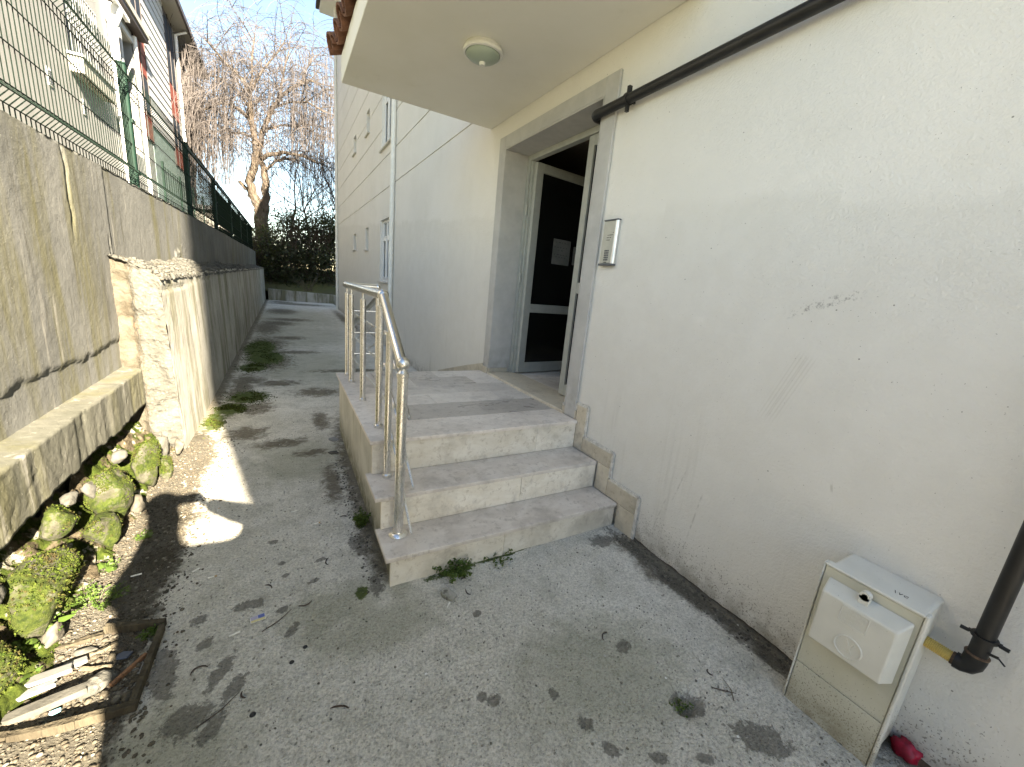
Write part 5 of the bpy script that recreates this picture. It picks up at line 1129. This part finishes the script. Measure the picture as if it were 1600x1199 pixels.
o, _ = rock('rubble_chunk', (-.625, 1.625, .022), (.055, .05, .022), 'rubble', 55, None, 3); tag(o, 'rough pale mortar chunk in the middle of the timber frame', 'rubble')
o, _ = rock('rubble_chunk', (-.70, 1.80, .018), (.03, .02, .015), 'palestone', 56, None, 3); tag(o, 'oval pale stone beside the broad weed leaves', 'stone')
offcut('blue_tile_piece', 'slate blue square tile piece inside the timber frame corner', 'tile piece', (-.572, 1.712, .02), (.042, .045, .006), -10, 'bluetile', (-14, 6), .04)
for nme, lb, p, q, wd, mt in (('reddish_stick', 'reddish brown flat stick lying beside the blue tile piece', (-.58, 1.60), (-.507, 1.702), .013, 'woodred'), ('pale_wood_strip', 'pale split wood strip above the marble offcuts', (-.745, 1.752), (-.61, 1.80), .012, 'woodlight'), ('pale_wood_strip', 'short pale wood splinter behind the marble offcuts', (-.69, 1.72), (-.60, 1.685), .010, 'woodlight'), ('old_plank', 'dark weathered plank along the rear of the rubble', (-.90, 1.80), (-.67, 1.865), .022, 'wood')):
    tag(board(p, q, wd, .014).build(nme, mt, None, bevel=.001), lb, 'stick'); 
offcut('blue_scrap', 'small light blue plastic scrap on the front board', 'scrap', (-.70, 1.552, .012), (.028, .018, .004), 20, 'cyan', (10, 8)); 
n = 240; gx = -.93 + .43 * RNG.random(n); gy = 1.50 + .35 * RNG.random(n); s_ = .004 + .013 * RNG.random(n) ** 2
pebbles('rubble_fill', np.stack([gx, gy, gh(gx, gy) + s_ * .35], -1), s_, 'gravel')
# concrete lump, chips, cards
offcut('broken_brick', 'small mortar covered brick lump in front of the bottom step', 'brick', (.655, 1.545, -.004), (.055, .09, .022), 25, 'wallconc2', (6, 0), .15)
offcut('tile_chip', 'white ceramic chip lying beside the left side of the stairs', 'chip', (.345, 3.74, .002), (.085, .10, .006), 25, 'marblewhite', (4, 2), .35); offcut('tile_chip', 'dusty flat stone chip near the white ceramic chip', 'chip', (.32, 3.44, .001), (.09, .07, .008), 5, 'palestone', (2, 2), .3)
cd = thing('printed_card', 'small blue and yellow printed card lying on the concrete', 'card', (-.148, 1.742, 0)); z0 = onground(-.148, 1.742) + .004
rotc = Matrix.Rotation(R_(8), 3, 'Z')
def cardp(nm, m, x0, x1, y0, y1, dz): MB().box((-.148 + x0, 1.742 + y0, z0 + dz), (-.148 + x1, 1.742 + y1, z0 + dz + .0006), rotc, (-.148, 1.742, z0)).build(nm, m, cd)
MT['cardblue'] = simple('faded_blue_print', (0.10, 0.14, 0.38), .6); MT['cardyellow'] = simple('pale_yellow_print', (0.62, 0.55, 0.28), .6); MT['cardlilac'] = simple('lilac_print', (0.42, 0.40, 0.52), .6)
cardp('card_backing', 'paper', -.028, .028, -.019, .019, 0); cardp('yellow_band', 'cardyellow', -.026, .026, -.017, -.004, .0008); cardp('lilac_band', 'cardlilac', -.026, .0, -.003, .017, .0008); cardp('blue_band', 'cardblue', .001, .026, -.003, .017, .0008)
BUTTS = [(-.403, 2.737, 85, 'beside the bright sun patch on the path'), (-.008, 2.591, 15, 'farthest out on the path toward the stairs'), (-.441, 2.174, 35, 'left one of the pair in the shadow'), (-.368, 2.096, 5, 'right one of the pair in the shadow'), (-.246, 1.685, 15, 'just below the printed card'), (-.677, 2.224, 10, 'on the gravel near the shadow edge'), (.108, 2.40, 10, 'near a weed left of the stairs'), (.182, 2.233, 60, 'closest to the bottom step'), (.622, 1.47, 50, 'beside the brick lump'), (-.9, 2.36, 25, 'between mossy stone and gravel')]
for i, (x, y, a, lb) in enumerate(BUTTS):
    z = onground(x, y) + .0045; d = Vector((math.cos(R_(a)), math.sin(R_(a)), 0)); p = Vector((x, y, z)); L = random.uniform(.022, .034)
    t = thing('cigarette_butt', 'white cigarette butt lying ' + lb, 'cigarette butt', p, 'cigarette butts on the ground'); MB().tube([p, p + d * L], .004, 8).build('paper_end', 'butt', t); MB().tube([p + d * L, p + d * (L + .010)], .0039, 8).build('filter', 'filter' if i % 3 == 0 else 'butt', t)
for x, y, r, lb in ((.026, 1.514, .009, 'round black gum spot in the middle of the foreground'), (-.023, 1.46, .009, 'brownish round gum spot beside the black one'), (-.143, 1.296, .010, 'black gum spot low in the foreground')):
    z = onground(x, y); o = MB().lathe((x, y, z + .001), [(r, 0), (r * .9, .002), (r * .4, .003), (.0001, .003)], 14).build('gum_spot', 'black', smooth=True); tag(o, lb, 'gum')
WORM = [(-.10, 1.92, 'above the printed card'), (.01, 1.75, 'right of the printed card'), (-.30, 1.56, 'left of the footprints'), (.16, 2.05, 'left of the bottom step'), (.75, 1.55, 'in front of the bottom step'), (1.25, 1.05, 'by the paw shaped stain'), (.30, 2.42, 'near the small weed'), (-.18, 1.40, 'along the lower footprint'), (1.52, .72, 'toward the gas cabinet'), (.15, 1.18, 'at the bottom centre of the photo'), (.78, 1.62, 'under the nosing of the first step')]
for i, (x, y, lb) in enumerate(WORM):
    a = random.random() * 6.28; m = MB(); pts = []; L = random.uniform(.03, .07); q = Vector((x, y, 0))
    for k in range(7): pts.append((q.x, q.y, onground(q.x, q.y) + .003)); q += Vector((math.cos(a), math.sin(a), 0)) * L / 6; a += random.uniform(.1, .55)
    tag(m.tube(pts, [.0015, .0026, .003, .003, .003, .0026, .0012], 6).build('dry_catkin', 'darktwig', smooth=True), 'curled dark dry catkin lying ' + lb, 'catkin', 'dry catkins scattered on the concrete')
for p, q, lb in (((-.13, 1.66), (-.02, 1.74), 'thin dark twig pointing to the brown gum spot'), ((-.30, 1.32), (-.19, 1.40), 'thin dark twig across the lowest footprint'), ((1.46, .66), (1.53, .60), 'dark twig on the ground left of the gas cabinet')):
    a, b = Vector((*p, onground(*p) + .003)), Vector((*q, onground(*q) + .003)); tag(MB().tube([a, a.lerp(b, .5) + Vector((.006, -.008, .001)), b], [.002, .0022, .001], 5).build('twig', 'darktwig'), lb, 'twig')
a = Vector((1.49, .585, .006)); tag(MB().tube([a, a + Vector((.03, .03, .004)), a + Vector((.05, .085, .002))], [.0016, .0016, .001], 5).build('straw', 'woodlight'), 'pale dry straw crossing the dark twig near the cabinet', 'straw')
for x, y, lb in ((1.318, .772, 'tiny white paper scrap above the small pit'), (.433, 1.192, 'small white pebble in the bottom centre'), (1.38, .50, 'white scrap by the lower right dark stain')):
    offcut('paper_scrap', lb, 'scrap', (x, y, .001), (.012, .010, .002), random.uniform(0, 90), 'paper', (6, 4), .4)
# weeds
def weed(label, x, y, r, nst, nl, ls, h=.05, big=0, z=None, grp=None):
    z = onground(x, y) if z is None else z; t = thing('weed', label, 'weed', (x, y, z), grp); st = MB(); P = []
    for i in range(nst):
        a = random.random() * 6.28; rr = r * math.sqrt(random.random()); b = Vector((x + rr * .5 * math.cos(a), y + rr * .5 * math.sin(a), z - .003)); e = Vector((x + rr * math.cos(a) * 1.1, y + rr * math.sin(a) * 1.1, z + h * random.uniform(.4, 1.0))); m = b.lerp(e, .5) + Vector((0, 0, .012)); st.tube([b, m, e], [.0012, .001, .0007], 4, cap=False)
        for j in range(nl): f = random.random() ** .7; q = b.lerp(m, f * 2) if f < .5 else m.lerp(e, f * 2 - 1); P.append(q + Vector((random.gauss(0, .006), random.gauss(0, .006), random.gauss(0, .004))))
    st.build('stems', 'weedleaf', t, kind='stuff'); V, F = leafquads(np.array([p[:] for p in P]), .5, ls, .6); fromarrays('small_leaves', V, F, 'weedleaf', t, 'stuff')
    for k in range(big):
        a = random.random() * 6.28; c = Vector((x + r * random.uniform(.2, 1) * math.cos(a), y + r * random.uniform(.2, 1) * math.sin(a), z + h * random.uniform(.6, 1.1))); s = random.uniform(.032, .05); rot = Matrix.Rotation(a, 3, 'Z') @ Matrix.Rotation(random.uniform(-.35, .35), 3, 'X') @ Matrix.Rotation(random.uniform(-.3, .2), 3, 'Y')
        out = [(-.45, 0), (-.38, .34), (-.05, .46), (.28, .30), (.55, 0), (.28, -.30), (-.05, -.46), (-.38, -.34)]; vs = [rot @ Vector((u * s, v * s, -.18 * s * abs(v) * 2)) + c for u, v in out] + [rot @ Vector((0.02 * s, 0, .05 * s)) + c]
        MB().add(vs, [(i, (i + 1) % 8, 8) for i in range(8)]).build('leaf', 'weedleaf', t)
weed('green weed tuft growing under the front of the bottom step', .745, 1.685, .11, 44, 14, .018, .075); weed('short weed sprigs under the middle of the bottom step', 1.0, 1.70, .10, 18, 9, .015, .04); weed('small weed tuft at the left foot of the stairs', .37, 2.31, .05, 30, 13, .017, .085); weed('sparse weeds in the small pit in the concrete', 1.30, .68, .05, 12, 6, .012, .025, z=-.03)
weed('weed cluster with broad round leaves left of the rubble frame', -.85, 1.86, .10, 40, 14, .014, .07, 8); weed('low chickweed mat spreading over the gravel beside the large mossy stone', -.76, 2.06, .12, 46, 14, .011, .04); weed('bushy weeds at the left edge below the mossy stone', -.90, 1.78, .08, 40, 16, .014, .11, 3); weed('little weed in the corner of the timber frame', -.515, 1.80, .035, 16, 9, .013, .03)
weed('tiny two leaved seedlings beside the rounded mossy stone', -.70, 2.55, .05, 12, 5, .014, .03, 2); weed('broad leaved weed at the front left of the timber frame', -.83, 1.70, .05, 8, 5, .014, .05, 4); weed('weed sprigs at the foot of the large mossy stone', -.77, 2.28, .05, 16, 9, .013, .04, 2)
# moss fuzz on the path
n = 9000; i = RNG.integers(0, 6, n); C_ = np.array([m[:4] for m in MOSS[:6]])[i]; mx = C_[:, 0] + C_[:, 2] * RNG.normal(size=n) * .55; my = C_[:, 1] + C_[:, 3] * RNG.normal(size=n) * .55; kp = fbm(mx, my, 0, 9, 3, 2) > .0; mx, my = mx[kp], my[kp]
V, F = leafquads(np.stack([mx, my, gh(mx, my) + .003], -1), 1.5, .018, .5); fromarrays('moss_patches', V, F, 'moss', None, 'stuff')

# ------------------------------------------------------------------ the photographer, whose shadow falls on the path
per = thing('person', 'person in a dark coat holding up a phone, casting the shadow on the gravel', 'person', (.15, -.45, 0))
def skin(name, joints, edges, mat, parent, sub=2):
    me = bpy.data.meshes.new(name); o0 = worldloc(parent); me.from_pydata([tuple(Vector(j[0]) - o0) for j in joints], edges, []); me.update(); o = bpy.data.objects.new(name, me); COL.objects.link(o); o.parent = parent
    md = o.modifiers.new('skin', 'SKIN'); sv = me.skin_vertices[0].data
    for i, j in enumerate(joints): sv[i].radius = j[1] if isinstance(j[1], tuple) else (j[1], j[1])
    sv[0].use_root = True; s = o.modifiers.new('sub', 'SUBSURF'); s.levels = sub; s.render_levels = sub; me.materials.append(MT[mat]); return o
J = [((.12, -.45, .95), (.33, .15)), ((.12, -.45, 1.12), (.32, .14)), ((.14, -.44, 1.28), (.36, .13)), ((.0, -.44, 1.40), (.08, .07)), ((-.02, -.42, 1.47), .055), ((-.03, -.40, 1.55), (.075, .09)), ((-.03, -.40, 1.66), (.07, .085)),
     ((-.14, -.44, 1.34), .07), ((-.20, -.30, 1.18), .055), ((-.10, -.08, 1.44), .035), ((.35, -.44, 1.34), .10), ((.41, -.36, 1.47), .085), ((.12, -.08, 1.47), .045),
     ((-.03, -.45, .80), .19), ((-.05, -.42, .42), .15), ((.04, -.46, .09), .045), ((.04, -.32, .05), .04), ((.26, -.45, .80), .19), ((.29, -.42, .42), .15), ((.26, -.46, .09), .045), ((.26, -.32, .05), .04)]
E_ = [(0, 1), (1, 2), (2, 3), (3, 4), (4, 5), (5, 6), (2, 7), (7, 8), (8, 9), (2, 10), (10, 11), (11, 12), (0, 13), (13, 14), (14, 15), (15, 16), (0, 17), (17, 18), (18, 19), (19, 20)]
skin('body', J, E_, 'jacket', per)
for s_, hxx in ((-1, -.09), (1, .10)):
    hj = [((hxx, -.07, 1.45), .028), ((hxx - s_ * .005, -.04, 1.48), .026)]; he = [(0, 1)]
    for k in range(4): b = len(hj); hj += [((hxx - s_ * (.012 + .0 * k), -.015, 1.465 + .016 * k), .009), ((hxx - s_ * .03, .0, 1.467 + .016 * k), .008)]; he += [(1, b), (b, b + 1)]
    b = len(hj); hj += [((hxx - s_ * .018, -.05, 1.515), .009), ((hxx - s_ * .035, -.035, 1.525), .008)]; he += [(1, b), (b, b + 1)]
    skin('hand', hj, he, 'skin', per, 1)
ph = MB().box((-.075, -.034, 1.462), (.080, -.026, 1.536)).build('phone', 'black', None, bevel=.003); tag(ph, 'black phone held up by the person behind the camera', 'phone')
v, f = ico(3); o = fromarrays('hair', v * np.array([.085, .10, .075]) + np.array([-.03, -.415, 1.67]), f, 'hair', per, smooth=True)
